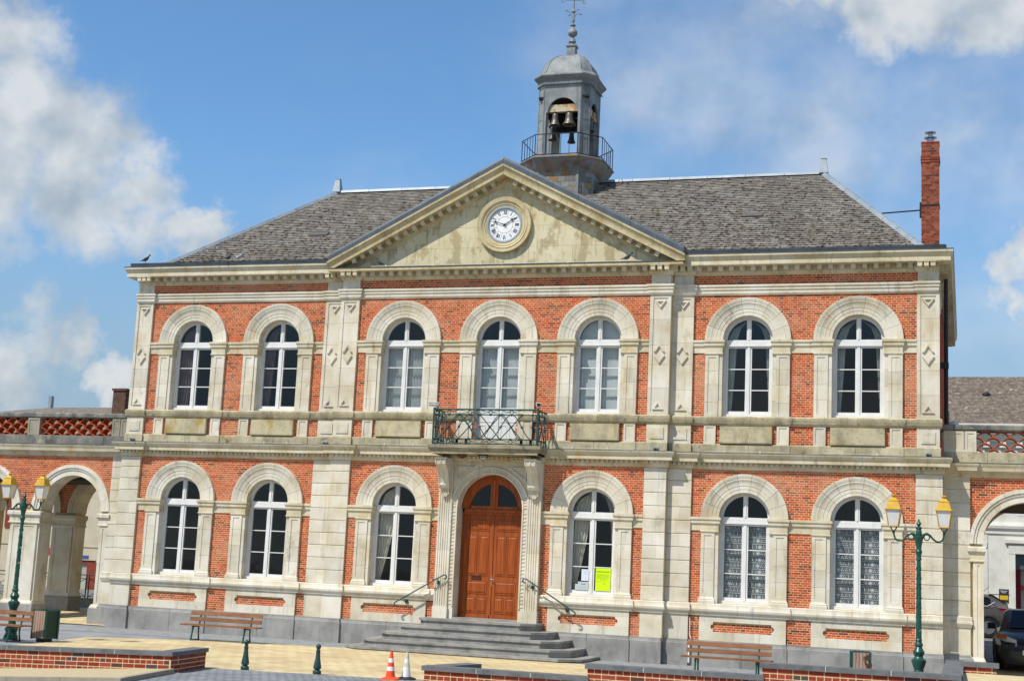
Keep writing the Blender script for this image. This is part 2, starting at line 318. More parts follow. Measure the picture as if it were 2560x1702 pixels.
# ---- bricks
PAL_OLD = [lin(*c) for c in ((194,86,54),(202,94,60),(186,78,51),(177,75,54),(204,100,67),(167,70,52),(148,65,51),(189,88,63),(122,59,50),(96,56,51),(198,90,52),(181,83,60))]
WT_OLD = [5,5,5,4,3,4,2.5,3,1.3,.7,4,3]
PAL_NEW = [lin(*c) for c in ((150,64,48),(142,58,44),(158,70,54),(134,54,42),(148,68,58),(92,58,54),(80,70,72))]
WT_NEW = [5,5,4,4,3,1,.7]
PAL_CH = [lin(*c) for c in ((148,74,52),(136,64,46),(120,58,44),(158,84,58),(98,52,44))]
BM = {}
def brick_mesh(L, H, D, col, m):
    k = (round(L, 4), round(H, 4), D, col, m.name)
    if k not in BM: BM[k] = MB().box(-L/2, L/2, -D, 0, -H/2, H/2, col).mesh('brick', m)
    return BM[k]
def courses(u0, u1, z0, z1, L=.222, H=.0557, j=.0132, pal=PAL_OLD, wt=WT_OLD, skip=None, mode='english', start=0):
    out = []; k0 = int(math.floor(z0/H)); k1 = int(math.ceil(z1/H))
    for k in range(k0, k1):
        za, zb = k*H+j/2, (k+1)*H-j/2
        za, zb = max(za, z0+.001), min(zb, z1-.001)
        if zb-za < .012: continue
        st = (k % 2 == start); p = L if st else L/2
        off = (L/4 if (k//2) % 2 else -L/4) if st else 0
        n0 = int(math.floor((u0-off)/p))
        for i in range(n0, int((u1-off)/p)+2):
            a, b = i*p+off+j/2, (i+1)*p+off-j/2
            full = a >= u0 and b <= u1
            a, b = max(a, u0+.001), min(b, u1-.001)
            if b-a < .02: continue
            if not full and b-a < .05: pass
            if skip and skip((a+b)/2, (za+zb)/2) and skip(a+.012, (za+zb)/2) and skip(b-.012, (za+zb)/2): continue
            out.append((a, b, za, zb, rng.choices(pal, wt)[0]))
    return out
def lay(bricks, O, U, Nn, mb, D=.0028, jit=.0018):
    O, U, Nn = Vector(O), Vector(U), Vector(Nn); Z = Vector((0, 0, 1))
    for a, b, c, d, col in bricks:
        e = D+rng.uniform(-jit, jit); f = e+rng.uniform(-.0008, .0008)
        base = O-Nn*.004
        q = [base+U*a+Z*c, base+U*b+Z*c, base+U*b+Z*d, base+U*a+Z*d]
        r = [q[0]+Nn*(e+.004), q[1]+Nn*(f+.004), q[2]+Nn*(f+.004), q[3]+Nn*(e+.004)]
        mb.add(q+r, [(4, 5, 6, 7), (0, 1, 5, 4), (1, 2, 6, 5), (2, 3, 7, 6), (3, 0, 4, 7)], col)
def lay_single(bricks, O, U, Nn, parent, m, D=.0028, depth=.03, name='brick', jit=.0016):
    O, U, Nn = Vector(O), Vector(U), Vector(Nn); rz = math.atan2(U.y, U.x)
    for a, b, c, d, col in bricks:
        p = O+U*((a+b)/2)+Vector((0, 0, (c+d)/2))+Nn*(D+rng.uniform(-jit, jit)-depth)
        # mesh sits from y=-depth (front) to 0 in its own frame
        link(name, brick_mesh(round(b-a, 3), round(d-c, 3), depth, col, m), parent, p+Nn*0, (0, 0, rz))
# ================================================================ ground (structure)
GZ = -.03
def gz(y):
    pts = [(-4000, -.65), (-11.95, -.65), (-11.88, -.03), (.2, -.03), (1.2, .05), (3, .2), (8, .26), (20, .45), (60, .6), (3000, .6)]
    for (a, za), (b, zb) in zip(pts, pts[1:]):
        if y <= b: return za+(zb-za)*(y-a)/(b-a)
    return .6
m_asph = mat('asphalt', [lin(96, 96, 96), lin(116, 116, 114), lin(128, 128, 124)], 3, .9, .2, bump=.4, bscale=120, speck=[(lin(150, 150, 144), .5, 60, .6, .7)])
mb = MB(); ys = [-400, -60, -20, -11.95, -11.88, -2, .2, 1.2, 3, 8, 20, 60, 300, 3000]; xs = [-3000, -300, -60, 60, 300, 3000]
for y in ys:
    for x in xs: mb.v.append((x, y, gz(y)))
nx = len(xs)
for i in range(len(ys)-1):
    for j in range(nx-1): mb.f.append((i*nx+j, i*nx+j+1, (i+1)*nx+j+1, (i+1)*nx+j)); mb.c.append(None)
structure(mb.build('ground', m_asph))
def paving_mat(name, cols, mort, bw, bh, rot=0, msize=.012, rough=.85, tintv=.5):
    m = bpy.data.materials.new(name); m.use_nodes = True; t = m.node_tree; n = t.nodes; l = t.links; b = n['Principled BSDF']; b.inputs['Roughness'].default_value = rough; b.inputs['Specular IOR Level'].default_value = .25
    g = n.new('ShaderNodeNewGeometry'); q = n.new('ShaderNodeMapping'); q.inputs['Rotation'].default_value = (0, 0, rot); l.new(g.outputs['Position'], q.inputs[0])
    w = n.new('ShaderNodeTexNoise'); w.inputs['Scale'].default_value = 3; l.new(g.outputs['Position'], w.inputs['Vector'])
    br = n.new('ShaderNodeTexBrick'); l.new(q.outputs[0], br.inputs['Vector']); br.inputs['Scale'].default_value = 1
    br.inputs['Brick Width'].default_value = bw; br.inputs['Row Height'].default_value = bh; br.inputs['Mortar Size'].default_value = msize; br.inputs['Mortar Smooth'].default_value = .3
    br.inputs['Color1'].default_value = cols[0]; br.inputs['Color2'].default_value = cols[1]; br.inputs['Mortar'].default_value = mort
    nz = n.new('ShaderNodeTexNoise'); nz.inputs['Scale'].default_value = .8; nz.inputs['Detail'].default_value = 8; l.new(g.outputs['Position'], nz.inputs['Vector'])
    x = n.new('ShaderNodeMix'); x.data_type = 'RGBA'; x.blend_type = 'OVERLAY'; x.inputs[0].default_value = tintv; l.new(br.outputs['Color'], x.inputs[6]); l.new(nz.outputs[0], x.inputs[7])
    l.new(x.outputs[2], b.inputs['Base Color'])
    bp = n.new('ShaderNodeBump'); bp.inputs['Strength'].default_value = .7; bp.inputs['Distance'].default_value = .012; bp.invert = True; l.new(br.outputs['Fac'], bp.inputs['Height']); l.new(bp.outputs[0], b.inputs['Normal'])
    return m
m_yellow = paving_mat('sand_pavers', (lin(204, 186, 146), lin(192, 172, 130)), lin(150, 132, 98), .30, .30, .0, .008)
m_sett = paving_mat('grey_setts', (lin(122, 126, 130), lin(142, 146, 148)), lin(96, 98, 98), .17, .16, .0, .012)
m_grey = paving_mat('grey_pavement', (lin(128, 131, 134), lin(140, 143, 145)), lin(112, 112, 110), .9, .5, 0, .008)
m_grav = mat('gravel', [lin(176, 158, 122), lin(200, 182, 146), lin(212, 198, 166)], 60, .95, .1, bump=.8, bscale=110, detail=3, speck=[(lin(130, 112, 84), .7, 130, .58, .66)])
m_strip = mat('gritty_pavement', [lin(118, 121, 124), lin(138, 140, 142), lin(156, 156, 152)], 6, .9, .2, bump=.5, bscale=80, speck=[(lin(196, 192, 180), .6, 30, .64, .7), (lin(84, 80, 66), .6, 22, .62, .7)])
def sheet(name, poly, z, m):
    mb = MB(); mb.add([(x, y, z) for x, y in poly], [tuple(range(len(poly)))]); return structure(mb.build(name, m))
sheet('forecourt_pavement', [(-40, -11.88), (40, -11.88), (40, .2), (-40, .2)], GZ+.004, m_grey)
sheet('wall_foot_pavement', [(-10.9, -2.2), (10.9, -2.2), (10.9, .15), (-10.9, .15)], GZ+.008, m_strip)
sheet('sand_paving', [(-8.6, -4.3), (-7.75, -7.2), (-7.6, -10.7), (-1.4, -10.37), (1.45, -9.87), (3.0, -9.6), (6.5, -9.0), (6.5, -5), (3.9, -2.6), (3.2, -2.1), (-2.6, -1.75), (-6.5, -2.95)], GZ+.012, m_yellow)
sheet('sett_paving', [(-1.16, -34), (30, -34), (30, -9.5), (3, -9.6), (1.45, -9.87), (-1.4, -10.37), (-2.0, -10.45), (-2.0, -11.8), (-1.66, -12.05), (-1.16, -14.4)], GZ+.016, m_sett)
sheet('passage_paving_left', [(-19, .35), (-10.9, .35), (-10.9, .45), (-19, .45)], gz(.45)+.03, m_yellow)
mb = MB()
for (xa, xb) in ((-19, -11.0), (11.0, 19)):
    for y0, y1 in ((.45, 1.2), (1.2, 3.0), (3.0, 5.0)):
        mb.add([(xa, y0, gz(y0)+.006), (xb, y0, gz(y0)+.006), (xb, y1, gz(y1)+.006), (xa, y1, gz(y1)+.006)], [(0, 1, 2, 3)])
structure(mb.build('passage_paving', m_yellow))

# ================================================================ town hall
WY, CY, XE = .19, 0.0, 4.48
WIN = [-9.0, -6.366, -2.631, 0.0, 2.631, 6.366, 9.0]
SPL, SPU = 3.51, 7.85
RI, RO = .61, 1.05
def plane(x): return CY if abs(x) < XE else WY
hall = thing('town_hall', 'red brick and white stone town hall with pediment, two storeys and slate hipped roof', 'building')
PU = [(-10.87, -10.35), (-5.02, -4.484), (-4.478, -3.95), (3.95, 4.478), (4.484, 5.02), (10.35, 10.87)]
PLW = [(-10.93, -10.33), (-5.07, -4.484), (-4.478, -3.93), (3.93, 4.478), (4.484, 5.07), (10.33, 10.93)]
# ---- masonry behind the bricks (mortar), openings cut out
def bay(mb, xa, xb, z0, z1, y0, y1, cx=None, zb=0, sp=0, r=RI, seg=20):
    if cx is None: mb.box(xa, xb, y0, y1, z0, z1); return
    mb.box(xa, cx-r, y0, y1, z0, sp); mb.box(cx+r, xb, y0, y1, z0, sp)
    if zb > z0: mb.box(cx-r, cx+r, y0, y1, z0, zb)
    poly = [(xa, sp), (cx-r, sp)]+arc(cx, sp, r, 180, 0, seg)[1:-1]+[(cx+r, sp), (xb, sp), (xb, z1), (xa, z1)]
    mb.prism(poly, y0, y1)
wl = MB()
TH = .42
edges = [-10.80, -7.683, -XE, -1.315, 1.315, XE, 7.683, 10.80]
for i, cx in enumerate(WIN):
    xa, xb = edges[i], edges[i+1]; y0 = plane(cx)
    if i == 3: bay(wl, xa, xb, -.3, 5.0, y0, y0+TH, cx, .76, 3.53, .91)
    else: bay(wl, xa, xb, -.3, 5.0, y0, y0+TH, cx, 1.47, SPL, RI+.025)
    bay(wl, xa, xb, 5.0, 9.7, y0, y0+TH, cx, 5.06 if i == 3 else 5.97, SPU, RI+.025)
wl.box(-10.80, -10.38, WY+TH, 12, -.3, 9.7); wl.box(10.38, 10.80, WY+TH, 12, -.3, 9.7); wl.box(-10.80, 10.80, 12, 12.3, -.3, 9.7)
wl.box(-XE, -XE+.3, TH, TH+.4, -.3, 9.7); wl.box(XE-.3, XE, TH, TH+.4, -.3, 9.7)
wall_part = wl.build('wall', m_mortar, hall)
# ---- interior
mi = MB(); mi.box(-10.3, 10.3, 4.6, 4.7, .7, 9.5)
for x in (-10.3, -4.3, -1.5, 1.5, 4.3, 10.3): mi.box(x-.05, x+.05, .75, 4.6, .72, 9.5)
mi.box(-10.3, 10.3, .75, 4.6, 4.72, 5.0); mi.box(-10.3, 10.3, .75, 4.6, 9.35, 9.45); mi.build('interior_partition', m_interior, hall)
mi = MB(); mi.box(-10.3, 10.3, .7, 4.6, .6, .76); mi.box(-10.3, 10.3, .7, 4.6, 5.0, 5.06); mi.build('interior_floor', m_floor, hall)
# ---- bricks
def covered(x, z, pad=0.0):
    y = plane(x)
    if z < .57: return True
    if 1.19-pad < z < 1.45+pad or 4.68-pad < z < 5.27+pad or 5.76-pad < z < 5.95+pad or 8.99-pad < z < 9.22+pad or z > 9.50+pad: return True
    for a, b in (PLW if z < 5 else PU):
        if a-pad < x < b+pad: return True
    if abs(x) < 1.30+pad and z < 4.7: return True
    for i, cx in enumerate(WIN):
        d = abs(x-cx); sp = SPL if z < 5 else SPU
        if i == 3 and z < 5: continue
        if z > sp and math.hypot(d, z-sp) < 1.02+pad: return True
        if sp-1.6 > 0 and (1.4 if z < 5 else 5.9) < z <= sp and d < 1.0+pad: return True
        if .8-pad > z or z > 1.03+pad or d > .72-pad:
            if .57 < z < 1.2 and d < 1.0+pad: return True
        if 5.25 < z < 5.76 and (d < .60+pad and i != 3 or .76-pad < d < 1.0+pad): return True
        if i == 3 and 5 < z < 8 and d < .62: return True
    if (3.22-pad < z < 3.5+pad or 7.56-pad < z < 7.84+pad): return True
    return False
allb = []
for xa, xb in ((-10.80, -XE), (-XE, XE), (XE, 10.80)):
    y = plane((xa+xb)/2)
    for z0, z1 in ((.58, 4.70), (5.26, 9.50)):
        for b in courses(xa, xb, z0, z1, skip=covered): allb.append((b, y))
vis = []
for k, (b, y) in enumerate(allb):
    a, c, d, e, col = b
    if not any(covered(xx, zz, .004) for xx in (a, c) for zz in (d, e)) and c-a > .09: vis.append(((Vector(((a+c)/2, y, (d+e)/2))-CAM).length-(.6 if c-a > .15 else 0), k))
vis.sort(); near = set(k for _, k in vis[:300])
mbk = MB()
for y in (WY, CY):
    lay([b for k, (b, yy) in enumerate(allb) if yy == y and k not in near], (0, y, 0), (1, 0, 0), (0, -1, 0), mbk)
    lay_single([b for k, (b, yy) in enumerate(allb) if yy == y and k in near], (0, y, 0), (1, 0, 0), (0, -1, 0), wall_part, m_brick)
stuff(mbk.build('brick_courses', m_brick, hall))
# side wall bricks (seen edge on)
mbk = MB(); lay(courses(.2, 11.9, 5.0, 9.5), (10.80, 0, 0), (0, 1, 0), (1, 0, 0), mbk); stuff(mbk.build('side_brick_courses', m_brick, hall))

# ---- swept stone bands, cut into stones
def front_path(x0, x1, zones, base=0.0):
    xs = {x0, x1}
    for a, b, o in zones: xs |= {a, b}
    if x0 < -XE < x1: xs.add(-XE)
    if x0 < XE < x1: xs.add(XE)
    xs = sorted(x for x in xs if x0 <= x <= x1); pts = []
    for a, b in zip(xs, xs[1:]):
        if b-a < 1e-4: continue
        mid = (a+b)/2; o = base
        for p, q, oo in zones:
            if p-1e-6 <= mid <= q+1e-6: o = max(o, oo)
        y = plane(mid)-o
        if pts and abs(pts[-1][1]-y) < 1e-5: pts[-1] = (b, y)
        else: pts += [(a, y), (b, y)]
    return pts
def stones(name, path, prof, m, parent, step=(1.0, 1.5), gap=.002, minlen=.9):
    segs = []; cur = [path[0]]
    for p, q in zip(path, path[1:]):
        L = math.hypot(q[0]-p[0], q[1]-p[1])
        if L > minlen:
            n = max(1, round(L/rng.uniform(*step))); ts = [0]
            for i in range(1, n+0): ts.append((i+rng.uniform(-.12, .12))/n)
            if n == 1: ts = [0, .5]
            for t in ts[1:]:
                g = gap/L
                a = (p[0]+(q[0]-p[0])*(t-g), p[1]+(q[1]-p[1])*(t-g)); b = (p[0]+(q[0]-p[0])*(t+g), p[1]+(q[1]-p[1])*(t+g))
                cur.append(a); segs.append(cur); cur = [b]
        cur.append(q)
    segs.append(cur)
    for s in segs: MB().sweep(s, prof).build(name, m, parent, smooth=True)
zl = [(a, b, .07) for a, b in PLW]; zu = [(a, b, .07) for a, b in PU]
zwb = [(cx-1.04, cx+1.04, .045) for i, cx in enumerate(WIN) if i != 3]
# plinth
pz = [(a-.02, b+.02, .13) for a, b in PLW]+[(cx-1.06, cx+1.06, .10) for i, cx in enumerate(WIN) if i != 3]
sidel, sider = (-10.80, 3.0), (10.80, 3.0)
def with_sides(pts): return [(pts[0][0], 3.0)]+pts+[(pts[-1][0], 3.0)]
for xa, xb in ((-10.95, -1.36), (1.36, 10.95)):
    stones('plinth_stone', front_path(xa, xb, pz, .07), [(0, -.2), (0, .50), (-.012, .515), (-.012, .54), (-.05, .59)], m_plinth, hall, (1.5, 2.1), .004, 1.2)
# base band under the lower windows
bz = [(a-.0, b+.0, .095) for a, b in PLW]+[(cx-1.09, cx+1.09, .075) for i, cx in enumerate(WIN) if i != 3]
prof_base = [(0, 1.17), (.012, 1.19), (.012, 1.215), (.03, 1.235), (.05, 1.26), (.062, 1.285), (.062, 1.33), (.05, 1.345), (.045, 1.44), (.02, 1.46)]
for xa, xb in ((-10.93, -1.36), (1.36, 10.93)): stones('base_band_stone', front_path(xa, xb, bz, .03), prof_base, m_stone, hall)
# first floor cornice with dentils
sc = front_path(-10.93, 10.93, zl, .0); full = with_sides(sc)
stones('string_course_stone', full, [(0, 4.66), (.02, 4.67), (.035, 4.70), (.05, 4.735), (.05, 4.825)], m_cornice, hall)
sc2 = front_path(-10.93, 10.93, zl, .0)
stones('string_cornice_stone', with_sides(sc2), [(.05, 4.825), (.165, 4.825), (.17, 4.845), (.16, 4.85), (.16, 4.915), (.175, 4.925), (.19, 4.96), (.215, 5.0), (.225, 5.02), (.225, 5.045), (.19, 5.05)], m_cornice, hall)
MB().sweep(with_sides(sc2), [(.1, 5.046), (.232, 5.046), (.232, 5.056), (.0, 5.075)]).build('lead_flashing', m_zincd, hall)
dm = MB().box(-.034, .034, -.055, .005, -.034, .034).mesh('dentil', m_cornice)
for (xa, ya), (xb, yb) in zip(sc, sc[1:]):
    L = xb-xa
    if abs(yb-ya) > 1e-5 or L < .3: continue
    n = max(2, round(L/.124))
    for i in range(n):
        x = xa+L*(i+.5)/n
        if abs(x) < 1.5: continue
        link('dentil', dm, hall, (x, ya-.05, 4.785))
# parapet course
stones('parapet_base_stone', with_sides(front_path(-10.90, 10.90, [(a-.02, b+.02, .10) for a, b in PU]+[(cx-1.06, cx+1.06, .07) for cx in WIN], .05)), [(0, 5.05), (0, 5.265), (-.02, 5.28)], m_dirty, hall, (1.3, 1.8), .004)
prof_sill = [(0, 5.73), (.012, 5.745), (.03, 5.77), (.045, 5.79), (.045, 5.835), (.055, 5.85), (.055, 5.93), (.02, 5.96)]
for xa, xb in ((-10.88, -.63), (.63, 10.88)): stones('sill_band_stone', (lambda p: ([(xa, 3.0)]+p) if xa < -5 else (p+[(xb, 3.0)]))(front_path(xa, xb, [(a, b, .08) for a, b in PU]+[(cx-1.05, cx+1.05, .055) for cx in WIN], .025)), prof_sill, m_dirty, hall, (1.2, 1.6), .003)
# architrave and frieze
prof_arch = [(0, 8.965), (.03, 8.97), (.045, 8.99), (.045, 9.00), (.055, 9.01), (.055, 9.095), (.075, 9.10), (.075, 9.125), (.06, 9.13), (.06, 9.17), (.085, 9.18), (.085, 9.225), (.02, 9.24)]
stones('architrave_stone', with_sides(front_path(-10.80, 10.80, zu, .0)), prof_arch, m_stone, hall, (1.6, 2.2))
# main cornice: lower bed with brackets
bed = front_path(-10.80, 10.80, zu, .0)
stones('cornice_bed_stone', with_sides(bed), [(0, 9.475), (.012, 9.48), (.03, 9.50), (.045, 9.535), (.06, 9.55), (.06, 9.68)], m_cornice, hall)
prof_cor = [(.06, 9.675), (.33, 9.675), (.335, 9.70), (.325, 9.705), (.32, 9.79), (.335, 9.80), (.345, 9.83), (.365, 9.87), (.385, 9.89), (.385, 9.94), (.2, 9.965)]
for p in ([(-10.80, 12.3), (-10.80, WY), (-XE-.02, WY)], [(XE+.02, WY), (10.80, WY), (10.80, 12.3)]): stones('cornice_stone', p, prof_cor, m_cornice, hall, (1.1, 1.5))
stones('cornice_stone', [(-XE, WY+.2), (-XE, CY), (XE, CY), (XE, WY+.2)], [(.06, 9.675), (.33, 9.675), (.335, 9.70), (.325, 9.705), (.32, 9.755), (.1, 9.775)], m_rake, hall, (1.1, 1.5))
MB().sweep([(-XE, WY+.2), (-XE, CY), (XE, CY), (XE, WY+.2)], [(.05, 9.775), (.34, 9.758), (.34, 9.768), (.05, 9.79)], back=.0).build('lead_flashing', m_zincd, hall)
mm = MB().prism([(-.055, -.055), (.055, -.055), (.055, .055), (-.055, .055)], -.19, .005)
mm.box(-.072, .072, -.205, .004, .045, .062); mod = mm.mesh('modillion', m_cornice)
for (xa, ya), (xb, yb) in zip(bed, bed[1:]):
    L = xb-xa
    if abs(yb-ya) > 1e-5 or L < .3: continue
    n = max(3, round(L/.26)) if L < .8 else round(L/.26)
    for i in range(n): link('modillion', mod, hall, (xa+L*(i+.5)/n, ya-.058, 9.617))
for y in [.45+.26*i for i in range(44)]:
    for sx in (-1, 1): link('side_modillion', mod, hall, (sx*10.858, y, 9.617), (0, 0, sx*R(90)))
# ---- pilasters
for a, b in PLW:
    y = plane((a+b)/2); z = .59
    MB().box(a, b, y-.07, y+.02, .585, 1.18).build('pilaster_base', m_stone, hall)
    zs = [1.455]+[1.489+.3205*i for i in range(1, 10)]+[4.665]
    for i in range(10):
        z0, z1 = zs[i], zs[i+1]-.004; cut = [0] if rng.random() < .4 else [0, rng.uniform(.35, .65)]
        xs = [a]+[a+(b-a)*c for c in cut[1:]]+[b]
        for p, q in zip(xs, xs[1:]):
            MB().add([(p+.001, y-.07, z0+.014), (q-.001, y-.07, z0+.014), (q-.001, y-.07, z1-.014), (p+.001, y-.07, z1-.014), (p+.001, y-.05, z0), (q-.001, y-.05, z0), (q-.001, y-.05, z1), (p+.001, y-.05, z1), (p+.001, y+.02, z0), (q-.001, y+.02, z0), (q-.001, y+.02, z1), (p+.001, y+.02, z1)],
                [(0, 1, 2, 3), (0, 4, 5, 1), (1, 5, 6, 2), (2, 6, 7, 3), (3, 7, 4, 0), (4, 8, 9, 5), (5, 9, 10, 6), (6, 10, 11, 7), (7, 11, 8, 4)]).build('rusticated_block', m_stone, hall)
def chevron(mb, cx, cz, w, h, y, up, solid=True, t=.035, d=.03):
    s = 1 if up else -1
    o = [(cx-w, cz), (cx+w, cz), (cx, cz+s*h)]; i = [(cx-w+t*1.7, cz+s*t*.8), (cx+w-t*1.7, cz+s*t*.8), (cx, cz+s*(h-t*1.4))]
    if solid: o, i = (o, i) if up else (o, i)
    for k in range(3):
        j = (k+1) % 3; q = [o[k], o[j], i[j], i[k]]
        if not up: q = q[::-1]
        mb.prism(q, y-d, y+.005)
def vee(mb, cx, cz, w, h, y, up, t=.04, d=.03):
    s = 1 if up else -1
    for sx in (-1, 1):
        q = [(cx+sx*w, cz), (cx, cz+s*h), (cx, cz+s*(h-t*1.5)), (cx+sx*(w-t*1.3), cz)]
        area = sum(q[i][0]*q[(i+1) % 4][1]-q[(i+1) % 4][0]*q[i][1] for i in range(4))
        mb.prism(q if area > 0 else q[::-1], y-d, y+.005)
for a, b in PU:
    y = plane((a+b)/2); cx = (a+b)/2
    sliced_panel('pilaster_stone', m_stone, hall, a, b, 5.955, 8.97, y-.07, y+.02, .085, .02, 5)
    mb = MB(); chevron(mb, cx, 8.82, .14, .19, y-.05, False, d=.04); mb.build('carved_triangle', m_stone, hall)
    mb = MB(); chevron(mb, cx, 6.09, .14, .2, y-.05, True, d=.04); mb.build('carved_triangle', m_stone, hall)
    mb = MB(); vee(mb, cx, 7.53, .14, .2, y-.05, True, d=.04); vee(mb, cx, 7.43, .14, .2, y-.05, False, d=.04); mb.build('carved_diamond', m_stone, hall)
    MB().box(a+.02, b-.02, y-.068, y+.02, 9.225, 9.49).build('frieze_block', m_stone, hall)
    MB().panel(a-.0, b+.0, 5.27, 5.74, y-.075, y+.02, .10, -.02).panel(a+.14, b-.14, 5.41, 5.60, y-.098, y-.07, .03, .012).build('parapet_block', m_stone, hall)
    MB().box(a, b, y-.071, y+.02, 5.05, 5.27)
# ---- windows
SEC = 9
def voussoir_mesh():
    prof = [(RI, -.17), (RI, .045), (.688, .045), (.692, .052), (.775, .055), (.78, .064), (.885, .066), (.90, .078), (.925, .085), (.93, .075), (.95, .078), (.985, .10), (1.05, .10), (1.05, -.02)]
    n = len(prof); mb = MB(); vs = []; st = 5; half = 90/SEC-.2
    for i in range(st+1):
        a = R(90-half+2*half*i/st)
        for r, o in prof: vs.append((r*math.cos(a), -o, r*math.sin(a)))
    fs = [(i*n+k, i*n+(k+1) % n, (i+1)*n+(k+1) % n, (i+1)*n+k) for i in range(st) for k in range(n)]
    fs += [tuple(range(n-1, -1, -1)), tuple(range(st*n, (st+1)*n))]
    mb.add(vs, fs); return mb.mesh('voussoir', m_stone, True)
VM = voussoir_mesh()
prof_imp = lambda s: [(0, s-.365), (.018, s-.36), (.022, s-.335), (.004, s-.325), (.004, s-.20), (.012, s-.185), (.03, s-.16), (.036, s-.15), (.036, s-.085), (.05, s-.075), (.06, s-.06), (.06, s-.005), (.02, s)]
def opening(cx, zb, sp, yb, base, skipl=False):
    for i in range(SEC): link('voussoir', VM, hall, (cx, yb, sp), (0, R(-90+180/SEC*(i+.5)), 0))
    for s in (-1, 1):
        xi, xo = cx+s*RI, cx+s*1.03
        xa, xb = (cx-1.03, cx-.70) if s < 0 else (cx+.70, cx+1.03)
        zt = sp-.36; z0 = zb+(.16 if base else 0)
        sliced_panel('jamb_pilaster_stone', m_stone, hall, xa, xb, z0, zt, yb-.07, yb+.02, .075, .014, 4)
        x0, x1 = (cx-.70, cx-RI) if s < 0 else (cx+RI, cx+.70)
        zj = [zb]+sorted(zb+(zt-zb)*f for f in (.26, .5, .76))+[zt]
        for p, q in zip(zj, zj[1:]): MB().box(x0, x1, yb-.045, yb+.17, p+.002, q-.002).build('jamb_stone', m_stone, hall)
        path = [(cx-1.03, yb+.01), (cx-1.03, yb-.07), (cx-RI-.005, yb-.07), (cx-RI-.005, yb+.15)] if s < 0 else [(cx+RI+.005, yb+.15), (cx+RI+.005, yb-.07), (cx+1.03, yb-.07), (cx+1.03, yb+.01)]
        MB().sweep(path, prof_imp(sp)).build('impost', m_cornice, hall)
        if base:
            path = [(xa, yb+.01), (xa, yb-.07), (xb, yb-.07), (xb, yb+.0)]
            MB().sweep(path, [(.04, zb-.005), (.04, zb+.07), (.025, zb+.085), (.03, zb+.11), (.008, zb+.135), (0, zb+.165)]).build('pilaster_foot', m_stone, hall)
def window(cx, zb, sp, yb, door=False):
    y0, y1 = yb+.16, yb+.225
    w = MB(); zt = sp-.02
    # outer frame
    w.box(cx-RI, cx-.548, y0, y1, zb, sp); w.box(cx+.548, cx+RI, y0, y1, zb, sp)
    ring = arc(cx, sp, RI, 0, 180, 24)+arc(cx, sp, .535, 180, 0, 24)
    w.prism(ring, y0, y1)
    tz0, tz1 = sp-.135, sp-.015
    w.box(cx-.548, cx+.548, y0-.02, y1, tz0+.03, tz1); w.box(cx-.548, cx+.548, y0-.035, y1, tz0, tz0+.028)
    w.box(cx-.548, cx+.548, y0-.012, y1, tz1, tz1+.04)
    w.box(cx-.055, cx+.055, y0-.012, y1, tz1+.04, sp+.56); w.box(cx-.02, cx+.02, y0-.026, y1, tz1+.04, sp+.55)
    # casements
    gb = zb+.13 if not door else zb+1.03
    w.box(cx-.548, cx+.548, y0-.004, y1, zb+.004, zb+.06)
    for s in (-1, 1):
        xa, xb = (cx-.546, cx-.032) if s < 0 else (cx+.032, cx+.546)
        w.box(xa, xa+.045 if s < 0 else xa+.045, y0+.006, y1-.004, zb+.06, tz0-.002); w.box(xb-.045, xb, y0+.006, y1-.004, zb+.06, tz0-.002)
        w.box(xa+.045, xb-.045, y0+.006, y1-.004, zb+.06, gb); w.box(xa+.045, xb-.045, y0+.006, y1-.004, tz0-.045, tz0-.002)
        for f in (1/3, 2/3):
            z = gb+(tz0-.045-gb)*f; w.box(xa+.045, xb-.045, y0+.012, y1-.012, z-.012, z+.012)
        if door:
            w.panel(xa+.05, xb-.05, zb+.66, gb-.06, y0-.004, y0+.02, .03, .012); w.panel(xa+.05, (xa+xb)/2-.02, zb+.1, zb+.60, y0-.004, y0+.02, .03, .012); w.panel((xa+xb)/2+.02, xb-.05, zb+.1, zb+.60, y0-.004, y0+.02, .03, .012)
    w.box(cx-.034, cx+.034, y0-.016, y1, zb+.06, tz0-.002)
    if not door: w.box(cx-RI+.005, cx+RI-.005, y0-.06, y1, zb-.02, zb+.055)
    wo = w.build('balcony_door' if door else 'window', m_white, hall)
    for s in (-1, 1):
        xa, xb = (cx-.50, cx-.078) if s < 0 else (cx+.078, cx+.50)
        for k in range(3):
            h = (tz0-.045-gb)/3; MB().box(xa, xb, y0+.028, y0+.034, gb+h*k+.01, gb+h*(k+1)-.01).build('pane', m_glass, wo)
        q = [(cx+s*.05, tz1+.035)]+[(cx+s*.540*math.cos(R(t)), sp+.540*math.sin(R(t))) for t in range(2, 86, 7)]
        q = [(q[0][0], q[0][1]), (cx+s*.53, tz1+.035)]+q[1:]+[(cx+s*.05, sp+.537)]
        MB().prism(q if s > 0 else q[::-1], y0+.028, y0+.034).build('pane', m_glass, wo)
    return wo
